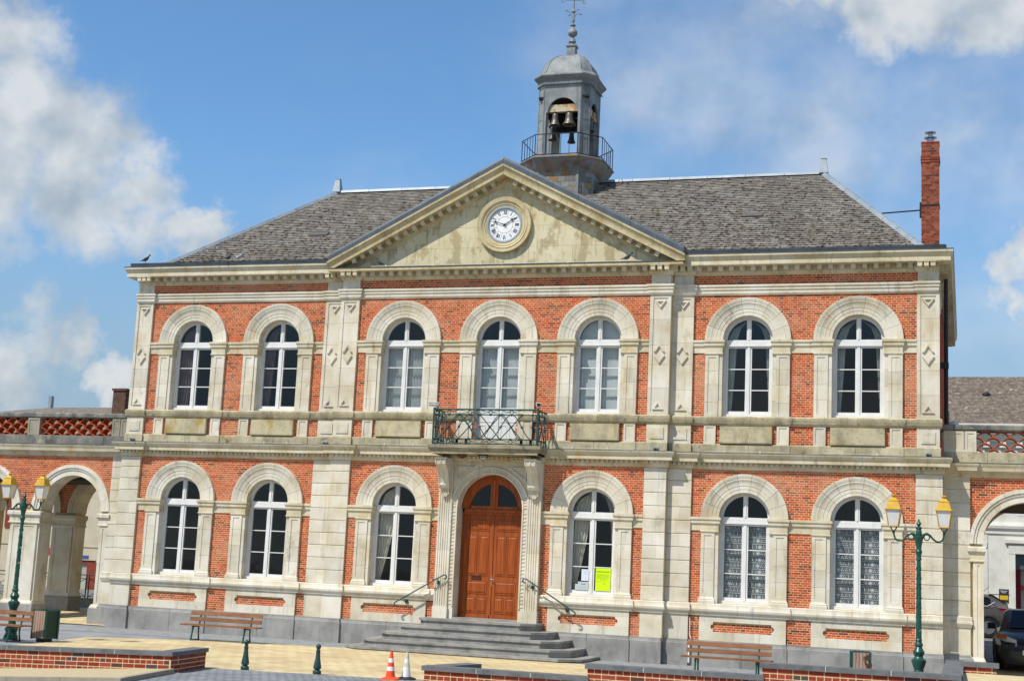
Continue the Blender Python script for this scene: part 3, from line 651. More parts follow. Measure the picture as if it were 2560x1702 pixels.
for i, cx in enumerate(WIN):
    yb = plane(cx)
    if i != 3:
        opening(cx, 1.455, SPL, yb, True); window(cx, 1.49, SPL, yb)
        # stone panel with sunk brick field
        hx, z0, z1 = 1.03, .588, 1.175
        a, b, r = .69, .045, .065
        hole = [(cx-a, .80), (cx+a, .80), (cx+a, .855)]+[(cx+a+.02+.045*math.cos(R(t)), .915+.06*math.sin(R(t))) for t in (-90, -45, 0, 45, 90)]+[(cx+a, .975), (cx+a, 1.03), (cx-a, 1.03), (cx-a, .975)]+[(cx-a-.02-.045*math.cos(R(t)), .915+.06*math.sin(R(t))) for t in (90, 45, 0, -45, -90)]+[(cx-a, .855)]
        nh = len(hole); mb = MB(); yf = yb-.05
        # upper, lower and side stones
        zc0, zc1 = .80, 1.03
        for p, q in ((-hx, -.3), (-.3, .42), (.42, hx)): MB().box(cx+p+.0015, cx+q-.0015, yf, yb+.02, zc1+.001, z1).build('panel_stone', m_stone, hall)
        for p, q in ((-hx, -.42), (-.42, .28), (.28, hx)): MB().box(cx+p+.0015, cx+q-.0015, yf, yb+.02, z0, zc0-.001).build('panel_stone', m_stone, hall)
        right = [(cx+a, .80), (cx+hx, .80), (cx+hx, 1.03), (cx+a, 1.03), (cx+a, .975)]+[(cx+a+.02+.045*math.cos(R(t)), .915+.06*math.sin(R(t))) for t in (90, 45, 0, -45, -90)]+[(cx+a, .855)]
        MB().prism(right, yf+.0005, yb+.02).build('panel_stone', m_stone, hall)
        MB().prism([(2*cx-x, z) for x, z in right][::-1], yf+.0005, yb+.02).build('panel_stone', m_stone, hall)
    opening(cx, 5.06 if i == 3 else 5.955, SPU, yb, False)
    window(cx, 5.08 if i == 3 else 5.98, SPU, yb, door=(i == 3))
    if i != 3:
        MB().panel(cx-.63, cx+.63, 5.30, 5.715, yb-.10, yb+.02, .02, -.006).build('parapet_panel', m_lichen, hall)
    for s in (-1, 1):
        xa, xb = sorted((cx+s*.74, cx+s*1.03)); MB().panel(xa, xb, 5.27, 5.74, yb-.055, yb+.02, .05, .015).build('parapet_pier', m_stone, hall)
# impost bands over the brick between the windows
def bands(sp, P):
    spans = []
    stops = sorted([(cx-1.03, cx+1.03) for i, cx in enumerate(WIN) if not (sp < 5 and i == 3)]+list(P)+([(-1.36, 1.36)] if sp < 5 else []))
    for (a, b), (c, d) in zip(stops, stops[1:]):
        if c-b > .05: spans.append((b, c))
    for a, b in spans:
        if a < -XE < b or a < XE < b: continue
        y = plane((a+b)/2)
        MB().sweep([(a, y-.02), (b, y-.02)], prof_imp(sp)[3:]).build('impost_band', m_cornice, hall)
bands(SPL, PLW); bands(SPU, PU)
# ---- portal
pt = MB()
PY = -.10
for s in (-1, 1):
    xa, xb = sorted((s*1.0, s*1.36))
    # fluted pilaster shaft
    fl = [(xa, PY-.06)]; n = 5; w = (xb-xa-.06)/n
    for k in range(n):
        u = xa+.03+w*k
        fl += [(u+w*.16, PY-.06), (u+w*.3, PY-.042), (u+w*.7, PY-.042), (u+w*.84, PY-.06)]
    fl += [(xb, PY-.06), (xb, .02), (xa, .02)]
    for z0, z1 in ((1.05, 1.75), (1.75, 2.45), (2.45, 3.15), (3.15, 3.95)): MB().hprism(fl, z0+.001, z1-.001).build('fluted_pilaster_stone', m_stone, hall)
    MB().box(xa-.015, xb+.015, PY-.085, .02, .76, 1.05).build('pilaster_foot', m_stone, hall)
    MB().box(xa, xb, PY-.06, .02, 3.95, 4.70).build('pilaster_head', m_stone, hall)
    # console
    cx = (xa+xb)/2; cp = [(-.02, 4.70), (.50, 4.70), (.52, 4.66), (.50, 4.58), (.44, 4.55), (.35, 4.48), (.26, 4.36), (.20, 4.20), (.17, 4.08), (.15, 4.02), (.10, 3.99), (-.02, 3.99)]
    def side(x0, x1, grow=0):
        pl = [(PY-.06-o-grow, z) for o, z in cp]; n = len(pl)
        vs = [(x0, y, z) for y, z in pl]+[(x1, y, z) for y, z in pl]
        return vs, [tuple(range(n)), tuple(range(2*n-1, n-1, -1))]+[(i, (i+1) % n, (i+1) % n+n, i+n)[::-1] for i in range(n)]
    mb = MB(); mb.add(*side(cx-.13, cx+.13))
    for u in (-.135, -.01, .115): mb.add(*side(cx+u, cx+u+.022, .018))
    mb.box(cx-.16, cx+.16, PY-.60, 0, 4.70, 4.745); mb.tube([(cx-.15, PY-.48, 4.625), (cx+.15, PY-.48, 4.625)], .075, 14); mb.tube([(cx-.145, PY-.20, 4.09), (cx+.145, PY-.20, 4.09)], .05, 12)
    for sx in (-.137, .137): mb.tube([(cx+sx, PY-.30-.10*math.cos(k*.5)*(1-k/26), 4.47+.10*math.sin(k*.5)*(1-k/26)) for k in range(24)], .012, 5)
    mb.build('console', m_stone, hall, True)
    mb = MB(); mb.prism([(cx-.12, 3.99), (cx-.10, 3.88), (cx-.05, 3.80), (cx, 3.78), (cx+.05, 3.80), (cx+.10, 3.88), (cx+.12, 3.99)], PY-.13, PY-.04)
    for t in (-50, -25, 0, 25, 50): mb.tube([(cx, PY-.13, 3.98), (cx+.15*math.sin(R(t)), PY-.135, 3.98-.18*math.cos(R(t)))], [.006, .014], 6)
    mb.build('shell_ornament', m_stone, hall, True)
ARZ = 3.53
# archivolt round the door with a ribbed band
nv = 11
for i in range(nv):
    a0, a1 = 180-180/nv*i-.1, 180-180/nv*(i+1)+.1
    for r0, r1, y0, y1 in ((.86, .90, PY-.035, PY+.3), (.90, .99, PY-.012, PY+.1), (.99, 1.04, PY-.04, PY+.1)):
        MB().prism(arc(0, ARZ, r1, a1, a0, 4)+arc(0, ARZ, r0, a0, a1, 4), y0, y1).build('voussoir', m_stone, hall)
rb = MB().box(-.014, .014, -.014, .01, -.036, .036).mesh('carved_rib', m_stone)
for i in range(40):
    t = R(4.5*(i+.5)); link('carved_rib', rb, hall, (.945*math.cos(t), PY-.012, ARZ+.945*math.sin(t)), (0, R(90)-t, 0))
for s in (-1, 1):
    xa, xb = sorted((s*.86, s*1.0))
    for z0, z1 in ((.76, 1.05), (1.05, 1.75), (1.75, 2.45), (2.45, 3.15), (3.15, 3.53)):
        MB().box(xa, xb, PY-.012, PY+.4, z0+.001, z1-.001).build('jamb_stone', m_stone, hall)
    MB().box(*sorted((s*.862, s*.90)), PY-.035, PY, 1.07, 3.53).build('jamb_moulding', m_stone, hall)
    for k in range(26): link('carved_rib', rb, hall, (s*.945, PY-.013, 1.13+k*.092), (0, R(90), 0))
    # spandrel
    q = [(s*1.0, 3.53)]+[(s*1.042*math.cos(R(t)), ARZ+1.042*math.sin(R(t))) for t in range(18, 91, 6)]+[(0, 4.70), (s*1.0, 4.70)]
    MB().prism(q if s > 0 else q[::-1], PY+.0, PY+.1).build('spandrel', m_stone, hall)
    t1 = [(s*.93, 4.57), (s*.45, 4.57), (s*.93, 4.22)]; t2 = [(s*.90, 4.545), (s*.53, 4.545), (s*.90, 4.275)]
    mb = MB()
    for k in range(3):
        j = (k+1) % 3; q = [t1[k], t1[j], t2[j], t2[k]]
        ar = sum(q[i][0]*q[(i+1) % 4][1]-q[(i+1) % 4][0]*q[i][1] for i in range(4)); mb.prism(q if ar > 0 else q[::-1], PY-.04, PY+.01)
    mb.build('spandrel_moulding', m_stone, hall)
MB().box(-1.0, 1.0, PY-.02, .02, 4.64, 4.76).build('lintel', m_stone, hall)
stones('portal_bed_stone', [(-1.37, .0), (-1.37, PY-.06), (1.37, PY-.06), (1.37, .0)], [(0, 4.71), (.03, 4.73), (.03, 4.80), (.05, 4.83)], m_cornice, hall)
for i in range(22): link('dentil', dm, hall, (-1.31+i*.1248, PY-.09, 4.785))
# door
dr = MB(); DY = .26
dr.box(-.87, .87, DY+.05, DY+.12, .80, 3.45)
dr.box(-.765, .765, DY-.05, DY+.06, 3.38, 3.52); dr.box(-.775, .775, DY-.075, DY, 3.45, 3.50); dr.box(-.775, .775, DY-.06, DY, 3.395, 3.42)
dr.prism(arc(0, ARZ, .87, 0, 180, 28)+arc(0, ARZ, .64, 180, 0, 28), DY-.02, DY+.08)
dr.box(-.10, .10, DY-.03, DY+.08, 3.52, ARZ+.66); dr.box(-.025, .025, DY-.06, DY, 3.5, ARZ+.74); dr.box(-.66, .66, DY-.02, DY+.08, 3.50, 3.60)
do = dr.build('door_frame', m_wood, hall)
for s in (-1, 1):
    q = [(s*.10, 3.59)]+[(s*.645*math.cos(R(t)), ARZ+.645*math.sin(R(t))) for t in range(6, 82, 6)]+[(s*.10, ARZ+.636)]
    MB().prism(q if s > 0 else q[::-1], DY+.02, DY+.028).build('pane', m_glass, do)
    mb = MB(); xa, xb = sorted((s*.012, s*.76)); mb.box(xa, xb, DY, DY+.055, .80, 3.385)
    def rp(p, q, z0, z1):
        mb.panel(p-.02, q+.02, z0-.02, z1+.02, DY-.012, DY+.01, .022, .010)
        c = .035; vs = [(p, DY-.001, z0), (q, DY-.001, z0), (q, DY-.001, z1), (p, DY-.001, z1), (p+c, DY-.016, z0+c), (q-c, DY-.016, z0+c), (q-c, DY-.016, z1-c), (p+c, DY-.016, z1-c)]
        mb.add(vs, [(0, 1, 5, 4), (1, 2, 6, 5), (2, 3, 7, 6), (3, 0, 4, 7), (4, 5, 6, 7)])
    a, b = sorted((s*.10, s*.66)); mid = (a+b)/2
    rp(a+.02, b-.02, 3.00, 3.26); rp(a+.02, mid-.04, 1.88, 2.84); rp(mid+.04, b-.02, 1.88, 2.84); rp(a+.02, b-.02, 1.42, 1.70); rp(a+.02, mid-.04, .95, 1.30); rp(mid+.04, b-.02, .95, 1.30)
    mb.box(xa, xb, DY-.03, DY+.01, .80, .88)
    lf = mb.build('door_leaf', m_wood, hall)
    if s < 0: MB().box(-.52, -.26, DY-.02, DY, 1.76, 1.84).box(-.50, -.28, DY-.026, DY, 1.825, 1.835).build('letter_box', mat('letterbox_bronze', [lin(70, 34, 26)], 1, .4, .5), lf)
    else: MB().box(-.005, .035, DY-.02, DY, 1.60, 1.86).tube([(.015, DY-.02, 1.77), (.015, DY-.06, 1.77), (.09, DY-.065, 1.765)], .009, 6).build('door_handle', m_zinc, lf)
MB().box(-.025, .025, DY-.022, DY+.02, .86, 3.385).build('cover_strip', m_wood, hall)
# ---- entrance steps
def step_poly(hw, ch, yf, ys): return [(-hw, ys+ch), (-hw, .1), (hw, .1)][::-1] and [(-hw, .1), (-hw, yf+ch), (-hw+ch, yf), (hw-ch, yf), (hw, yf+ch), (hw, .1)]
lev = [(2.95, .45, -2.2, -.1, .06), (2.60, .40, -1.9, .06, .235), (2.25, .36, -1.6, .235, .41), (1.87, .32, -1.27, .41, .585), (1.48, .30, -.95, .585, .76)]
for hw, ch, yf, z0, z1 in lev:
    P = step_poly(hw, ch, yf, 0)
    MB().hprism(P, z0-.04, z1-.055).build('step_riser', m_step, hall)
    Q = step_poly(hw+.035, ch, yf-.035, 0)
    cuts = [-hw-.04]+[rng.uniform(-.15, .15)+hw*t for t in (-.62, -.12, .40, .70)]+[hw+.04]
    # tread stones, cut across
    def clip(poly, a, b):
        def cl(poly, x, keep):
            o = []
            for i in range(len(poly)):
                p, q = poly[i], poly[(i+1) % len(poly)]; pi, qi = keep(p[0]), keep(q[0])
                if pi: o.append(p)
                if pi != qi: t = (x-p[0])/(q[0]-p[0]); o.append((x, p[1]+(q[1]-p[1])*t))
            return o
        return cl(cl(poly, a, lambda v: v >= a), b, lambda v: v <= b)
    for a, b in zip(cuts, cuts[1:]):
        pl = clip(Q, a+.002, b-.002)
        if len(pl) > 2: MB().hprism(pl, z1-.055, z1).build('tread', m_step, hall)
MB().box(-.86, .86, -.1, .4, .70, .80).build('threshold', m_step, hall)
# ---- balcony
m_slab = mat('sooty_slab', [lin(112, 106, 92), lin(142, 134, 114), lin(160, 152, 130)], 2, .9, .15, bump=.3, streak=[(lin(86, 82, 72), .6, .5, .68, (9, 9, .8))])
stones('balcony_slab', [(-1.40, -.08), (-1.40, -.78), (1.40, -.78), (1.40, -.08)], [(-.06, 4.835), (.0, 4.84), (.0, 4.885), (.02, 4.90), (.05, 4.94), (.07, 4.97), (.08, 4.98), (.08, 5.05), (.06, 5.06)], m_slab, hall, (4, 5))
MB().box(-1.40, 1.40, -.79, 0, 4.84, 5.05).build('balcony_floor', m_dirty, hall)
bal = thing('balcony_railing', 'dark green wrought iron railing of crossed curves round the balcony above the door', 'railing', (0, 0, 5.06))
def railing(mb, p0, p1, knots):
    p0, p1 = Vector(p0), Vector(p1); d = (p1-p0); L = d.length; d.normalize(); Z = Vector((0, 0, 1))
    at = lambda u, z: p0+d*u+Z*z
    for z in (.03, .15, .76, .89): mb.tube([at(0, z), at(L, z)], .015 if z != .89 else .022, 6)
    for u in (0, .13, L-.13, L): mb.tube([at(u, .0), at(u, .89)], .015, 6)
    n = max(1, round((L-.26)/.27)); w = (L-.26)/n
    for i in range(n+1):
        u = .13+i*w
        if i % 1 == 0:
            for s in (-1, 1):
                if 0 <= i+s*2 <= n:
                    mb.tube([at(u, .15), at(u+s*2*w, .76)], .013, 5) if i % 2 == 0 else None
                    mb.tube([at(u+s*2*w*t, .455+(.305 if (i//2) % 2 else -.305)*math.cos(t*math.pi)) for t in [k/12 for k in range(13)]], .012, 5)
        for z in (.15, .455, .76): knots.append(at(u, z))
    for z0 in (.09, .825):
        for i in range(max(1, n//2)):
            u = .13+w*(2*i+1)
            if u > L-.2: continue
            mb.tube([at(u+.045*math.cos(2*math.pi*k/12), z0+.045*math.sin(2*math.pi*k/12)) for k in range(12)], .010, 5, True)
            for s in (-1, 1):
                for q in (-1, 1): mb.tube([at(u+s*.045, z0), at(min(max(u+s*w, 0), L), z0+q*.05)], .008, 4)
for nm, a, b in (('railing_panel', (-1.37, -.80, 0), (1.37, -.80, 0)), ('railing_panel', (-1.37, -.80, 0), (-1.37, -.06, 0)), ('railing_panel', (1.37, -.80, 0), (1.37, -.06, 0))):
    mb = MB(); kn = []; railing(mb, a, b, kn); ro = mb.build(nm, m_dgreen, bal, True)
    km = MB(); km.lathe([(.004, -.034), (.03, -.018), (.036, 0), (.03, .018), (.004, .034)], 8); kme = km.mesh('rosette', m_dgreen, True)
    for p in kn: link('rosette', kme, ro, p)
for x in (-1.37, 1.37): MB().box(x-.02, x+.02, -.82, -.78, 0, .93).build('corner_post', m_dgreen, bal)
# ================================================================ pediment
ZA, XP = 12.44, 4.85; TN = (ZA-9.93)/XP; CT = 1/math.sqrt(1+TN*TN); ST = TN*CT
mb = MB()
hz = 9.77; xt = (ZA-.40/CT-hz)/TN
bl = []   # tympanum blocks
rows = [(9.77, 10.30), (10.30, 10.85), (10.85, 11.4), (11.4, 12.05)]
for k, (z0, z1) in enumerate(rows):
    w0, w1 = max(.0, (ZA-.30/CT-z0)/TN), max(.0, (ZA-.30/CT-z1)/TN)
    n = max(1, int(w0*2/1.25)); xs = [-w0+2*w0*i/n+(rng.uniform(-.15, .15) if 0 < i < n else 0) for i in range(n+1)]
    cl = lambda x, z: max(-max(0, (ZA-.30/CT-z)/TN), min(max(0, (ZA-.30/CT-z)/TN), x))
    for a, b in zip(xs, xs[1:]):
        q = [(a+.003, z0+.002), (b-.003, z0+.002), (cl(b-.003, z1), z1-.002), (cl(a+.003, z1), z1-.002)]
        MB().prism(q, -.004-rng.uniform(0, .004), .2).build('tympanum_stone', m_tymp, hall)
MB().prism([(-XP+.25, 9.7), (XP-.25, 9.7), (0, 12.2)], .03, .4).build('tympanum_backing', m_mortar, hall)
prk = [(.385, 0), (.385, .045), (.365, .06), (.34, .10), (.325, .125), (.32, .135), (.32, .215), (.335, .22), (.335, .24), (.06, .245), (.06, .35), (.045, .365), (.03, .40), (0, .43)]
for s in (-1, 1):
    ends = []
    for o, t in [(-.02, 0)]+prk+[(-.02, .43)]:
        zc = ZA-t/CT; xe = min(XP+ (0.0), (zc-hz)/TN); ends.append((o, zc, xe))
    nseg = 6
    for k in range(nseg):
        vs = []
        for f in (k/nseg+.0006, (k+1)/nseg-.0006):
            for o, zc, xe in ends: x = xe*(1-f); vs.append((s*x, -o, zc-TN*x))
        n = len(ends); fs = [(i, (i+1) % n, (i+1) % n+n, i+n) for i in range(n)]+[tuple(range(n-1, -1, -1)), tuple(range(n, 2*n))]
        MB().add(vs, fs if s > 0 else [f[::-1] for f in fs]).build('raking_cornice_stone', m_rake, hall, True)
    for k in range(19):
        L = .35+k*.268; x = L*CT
        zc = ZA-.30/CT-TN*x
        if zc-.08 < hz: continue
        link('raking_modillion', mod, hall, (s*x, -.058, zc), (0, s*math.atan(TN), 0))
    # zinc covering
    for k in range(7):
        vs = []
        for f in (k/7+.0006, (k+1)/7-.0006):
            x = (XP-.03)*(1-f)
            for o, t in ((.372, .004), (.376, -.11), (.34, -.175), (.0, -.185), (-.3, -.185), (-.3, .02)): vs.append((s*x, -o, ZA-t/CT-TN*x))
        fs = [(i, (i+1) % 6, (i+1) % 6+6, i+6) for i in range(6)]+[tuple(range(5, -1, -1)), tuple(range(6, 12))]
        MB().add(vs, fs if s < 0 else [f[::-1] for f in fs]).build('zinc_cover', m_zincd, hall)
    # roof of the pediment
    MB().add([(0, .2, 12.5), (s*4.85, .2, 9.98), (s*4.4, .9, 10.2), (0, 4.3, 12.5), (0, .2, 12.4), (s*4.85, .2, 9.88), (s*4.4, .9, 10.1), (0, 4.3, 12.4)], [(0, 1, 2, 3), (4, 7, 6, 5), (0, 4, 5, 1), (1, 5, 6, 2), (2, 6, 7, 3)]).build('pediment_roof', m_zincd, hall)
# ---- clock
CZ = 10.885
clock = thing('clock', 'round white clock with Roman numerals set in stone rings in the pediment', 'clock', (.01, -.01, CZ))
def ringlathe(mb, prof, n=64):   # prof (r, out)
    m = len(prof); vs = []
    for r, o in prof:
        for k in range(n): a = 2*math.pi*k/n; vs.append((r*math.cos(a), -o, r*math.sin(a)))
    mb.add(vs, [(i*n+k, (i+1)*n+k, (i+1)*n+(k+1) % n, i*n+(k+1) % n)[::-1] for i in range(m-1) for k in range(n)])
mb = MB(); ringlathe(mb, [(.49, 0), (.49, .05), (.53, .055), (.545, .075), (.57, .08), (.575, .07), (.60, .085), (.62, .11), (.635, .115), (.64, .10), (.70, .11), (.735, .115), (.74, .10), (.74, -.02)][::-1]); mb.build('stone_ring', m_rake, clock, True)
mb = MB(); ringlathe(mb, [(.43, .0), (.43, .045), (.445, .06), (.475, .06), (.49, .045), (.49, 0)][::-1]); mb.build('bezel', m_zinc, clock, True)
mb = MB(); ringlathe(mb, [(.0, .02), (.43, .02)][::-1]); mb.build('dial', m_clockw, clock)
m_ink = mat('dial_ink', [lin(40, 40, 48)], 1, .5, .3); m_bink = mat('dial_brass', [lin(150, 130, 70)], 1, .5, .3)
mb = MB(); ringlathe(mb, [(.216, .0215), (.216, .0235), (.222, .0235), (.222, .0215)][::-1])
for k in range(12):
    a = R(15+30*k); c, s_ = math.cos(a), math.sin(a); mb.obox((.315*c, -.0225, .315*s_), (c, 0, s_), (-s_, 0, c), (0, 1, 0), .095, .003, .001)
mb.build('dial_lines', m_bink, clock)
NUM = ['XII', 'I', 'II', 'III', 'IIII', 'V', 'VI', 'VII', 'VIII', 'IX', 'X', 'XI']
for k, t in enumerate(NUM):
    a = R(90-30*k); rad = Vector((math.cos(a), 0, math.sin(a))); tan = Vector((math.sin(a), 0, -math.cos(a))); mb = MB()
    wid = {'I': .026, 'V': .05, 'X': .05}; W_ = sum(wid[c] for c in t); u = -W_/2; h = .055; cen = rad*.335-Vector((0, .0235, 0))
    for c in t:
        m_ = u+wid[c]/2
        if c == 'I': mb.obox(cen+tan*m_, tan, rad, (0, 1, 0), .0075, h, .0012)
        elif c == 'V':
            for s in (-1, 1):
                d = (rad*2*h+tan*s*.034).normalized(); mb.obox(cen+tan*(m_+s*.009), d.cross(Vector((0, 1, 0))), d, (0, 1, 0), .008 if s < 0 else .0035, h, .0012+.0002*s)
        else:
            for s in (-1, 1):
                d = (rad*2*h+tan*s*.04).normalized(); mb.obox(cen+tan*m_, d.cross(Vector((0, 1, 0))), d, (0, 1, 0), .0085 if s < 0 else .0035, h, .0012+.0002*s)
        u += wid[c]
    mb.build('numeral', m_ink, clock)
mb = MB()
for k in range(60):
    a = R(6*k); mb.obox((.415*math.cos(a), -.0225, .415*math.sin(a)), (math.cos(a), 0, math.sin(a)), (-math.sin(a), 0, math.cos(a)), (0, 1, 0), .004, .004, .001)
mb.build('minute_dots', m_ink, clock)
def hand(ang, L, yo, w):
    a = R(90-ang); d = Vector((math.cos(a), 0, math.sin(a))); p = Vector((d.z, 0, -d.x)); mb = MB()
    prof = [(-.04, w), (.0, w*1.5), (.06, w), (L*.62, w*.7), (L*.68, w*2.0), (L*.78, w*2.0), (L*.82, w*.8), (L, .004)]
    vs = []
    for u, ww in prof:
        for s in (-1, 1): vs.append(d*u+p*ww*s-Vector((0, yo, 0)))
    n = len(prof); vs += [v+Vector((0, .006, 0)) for v in vs]
    fs = [(2*i, 2*i+1, 2*i+3, 2*i+2) for i in range(n-1)]+[(2*n+2*i+2, 2*n+2*i+3, 2*n+2*i+1, 2*n+2*i) for i in range(n-1)]+[(2*i+2, 2*n+2*i+2, 2*n+2*i, 2*i) for i in range(n-1)]+[(2*i+1, 2*n+2*i+1, 2*n+2*i+3, 2*i+3) for i in range(n-1)]
    mb.add(vs, fs); return mb
hand(57, .33, .045, .013).build('hour_hand', m_ink, clock); hand(289, .36, .055, .011).build('minute_hand', m_ink, clock)
MB().tube([(0, -.02, 0), (0, -.065, 0)], .022, 12).build('hand_boss', m_ink, clock)
# ================================================================ roof
EZ, RZ, RY, EX, RX, EY, BY = 9.97, 13.57, 5.8, 10.62, 7.6, .42, 11.2
SL = (RZ-EZ)/(RY-EY)
mb = MB(); mb.add([(-EX, EY, EZ), (EX, EY, EZ), (RX, RY, RZ), (-RX, RY, RZ), (-EX, BY, EZ), (EX, BY, EZ)], [(0, 1, 2, 3), (1, 5, 2), (4, 0, 3), (5, 4, 3, 2), (0, 4, 5, 1)])
roof = mb.build('roof', mat('roof_underlay', [lin(84, 80, 76), lin(104, 99, 92)], 3, .9), hall)
slope = math.hypot(RY-EY, RZ-EZ); fy, fz = (RY-EY)/slope, (RZ-EZ)/slope
PALS = [lin(*c) for c in ((122, 115, 108), (128, 121, 113), (116, 110, 103), (134, 127, 118), (110, 104, 98), (140, 133, 124), (119, 111, 101))]
sl = []; ex = .15; w = .175
for k in range(int(slope/ex)):
    t = k*ex; y, z = EY+fy*t, EZ+fz*t; hx = EX-(EX-RX)*(t/slope)
    off = (k % 2)*w/2; n = int(hx/w)+1
    for i in range(-n-1, n+1):
        a, b = i*w+off+.003, (i+1)*w+off-.003
        a, b = max(a, -hx), min(b, hx)
        if b-a < .04: continue
        xm = (a+b)/2
        if abs(xm) < 4.85 and z < 12.6-abs(xm)*(12.6-10.0)/4.85-.12: continue
        if abs(xm) < .9 and y > 4.9: continue
        sl.append((a, b, t, rng.choice(PALS)))
sl.sort(key=lambda q: (Vector(((q[0]+q[1])/2, EY+fy*q[2], EZ+fz*q[2]))-CAM).length)
Fv = Vector((0, fy, fz)); Nv = Vector((0, -fz, fy)); Xv = Vector((1, 0, 0))
def slate_verts(a, b, L, h0, h1): return [Xv*a+Nv*h0, Xv*b+Nv*(h0+.002), Xv*b+Fv*L+Nv*h1, Xv*a+Fv*L+Nv*h1, Xv*a+Nv*(h0-.016), Xv*b+Nv*(h0-.014), Xv*b+Fv*L+Nv*(h1-.01), Xv*a+Fv*L+Nv*(h1-.01)]
SF = [(0, 1, 2, 3), (0, 4, 5, 1), (1, 5, 6, 2), (3, 7, 4, 0)]
SM = {}
mbs = MB(); cnt = 0
mo = MB()
def moss_blob(mb, c, r, h):
    n = 6; ring = []; a0 = rng.random()*6
    for k in range(n):
        a = a0+k*2*math.pi/n; rr = r*rng.uniform(.6, 1.2); ring.append(c+Xv*math.cos(a)*rr*1.7+Fv*math.sin(a)*rr*.5-Fv*.02+Nv*.001)
    mid = [c+(p-c)*.6+Nv*h*rng.uniform(.7, 1.1) for p in ring]
    mb.add(ring+mid+[c+Nv*h*1.2], [(k, (k+1) % n, (k+1) % n+n, k+n) for k in range(n)]+[(k+n, (k+1) % n+n, 2*n) for k in range(n)])
for a, b, t, col in sl:
    base = Vector((0, EY, EZ))+Fv*(t+rng.uniform(-.005, .005)); L = .22; h0 = .034+rng.uniform(0, .009)
    if cnt < 300 and b-a > .165:
        key = (col,)
        if key not in SM:
            m_ = MB(); m_.add(slate_verts(-.0845, .0845, L, 0, -.02), SF, col); SM[key] = m_.mesh('slate', m_slate)
        link('slate', SM[key], roof, base+Xv*((a+b)/2)+Nv*h0); cnt += 1
    else: mbs.add([base+v for v in slate_verts(a, b, L, h0, .014)], SF, col)
    x = (a+b)/2
    pm = 1.25*(1-t/slope)**.8+.08
    if rng.random() < pm*(.9 if x > 0 else .7): moss_blob(mo, base+Xv*rng.uniform(a, b)+Nv*(h0-.006)+Fv*.0, rng.uniform(.014, .052), rng.uniform(.008, .022))
stuff(mbs.build('slate_courses', m_slate, hall)); stuff(mo.build('moss_clumps', m_moss, hall))
m_patch = mat('dull_metal', [lin(86, 84, 82), lin(98, 96, 93)], 6, .7, .2)
for x, t in ((-6.55, 2.6), (6.0, 3.1)):
    c = Vector((x, EY, EZ))+Fv*t+Nv*.055; MB().obox(c, Xv, Fv, Nv, .28, .13, .012).build('metal_patch', m_patch, roof)
# gutters
def gutter(x0, x1):
    n = max(1, round((x1-x0)/1.0)); xs = [x0+(x1-x0)*i/n for i in range(n+1)]
    for a, b in zip(xs, xs[1:]):
        MB().add([(a, -.16, 9.955), (b-.004, -.16, 9.955), (b-.004, -.19, 10.055), (a, -.19, 10.055), (a, .0, 9.955), (b-.004, .0, 9.955), (b-.004, -.17, 10.06), (a, -.17, 10.06), (b-.004, -.0, 9.98), (a, -.0, 9.98)],
            [(0, 1, 2, 3), (3, 2, 6, 7), (7, 6, 8, 9), (0, 4, 5, 1), (1, 5, 8, 6, 2), (0, 3, 7, 9, 4)]).build('gutter', m_zincd, hall)
gutter(-11.0, -4.86); gutter(4.86, 11.0)
for s in (-1, 1): MB().box(s*11.0-.03, s*11.0+.03, -.15, 11.9, 9.95, 10.06).build('gutter', m_zincd, hall)
MB().sweep([(-10.80, 12), (-10.80, WY), (-XE-.05, WY)], [(.25, 9.955), (.395, 9.945), (.395, 9.962), (.25, 9.97)], back=.2).build('lead_flashing', m_zincd, hall)
MB().sweep([(XE+.05, WY), (10.80, WY), (10.80, 12)], [(.25, 9.955), (.395, 9.945), (.395, 9.962), (.25, 9.97)], back=.2).build('lead_flashing', m_zincd, hall)
# hips and ridge in zinc
def strip(p, q, w, parent=hall, name='zinc_hip', n=1, m=m_zinc):
    p, q = Vector(p), Vector(q)
    for i in range(n):
        a, b = p+(q-p)*(i/n), p+(q-p)*((i+1)/n-.002); d = (b-a).normalized(); s = d.cross(Vector((0, 0, 1))).normalized(); u = s.cross(d)
        o = [(-w, -.03), (-w*.4, .06), (w*.4, .06), (w, -.03)]
        vs = [a+s*x+u*y for x, y in o]+[b+s*x+u*y for x, y in o]
        MB().add(vs, [(0, 1, 5, 4), (1, 2, 6, 5), (2, 3, 7, 6), (3, 0, 4, 7), (3, 2, 1, 0), (4, 5, 6, 7)]).build(name, m, parent)
up = Vector((0, 0, .05))
for s in (-1, 1):
    strip(Vector((s*EX, EY, EZ))+up, Vector((s*RX, RY, RZ))+up, .10, n=8)
    strip(Vector((s*RX, RY, RZ))+up, Vector((s*.9, RY, RZ))+up, .10, name='zinc_ridge', n=6)
    fb = Vector((s*RX, RY, RZ+.05)); MB().loft([[fb+Vector((x*.13, y*.13, 0)) for x, y in ((-1, -1), (1, -1), (1, 1), (-1, 1))], [fb+Vector((x*.07, y*.07, .42)) for x, y in ((-1, -1), (1, -1), (1, 1), (-1, 1))]]).box(fb.x-.08, fb.x+.08, fb.y-.08, fb.y+.08, fb.z+.42, fb.z+.44).build('finial', m_zinc, hall)
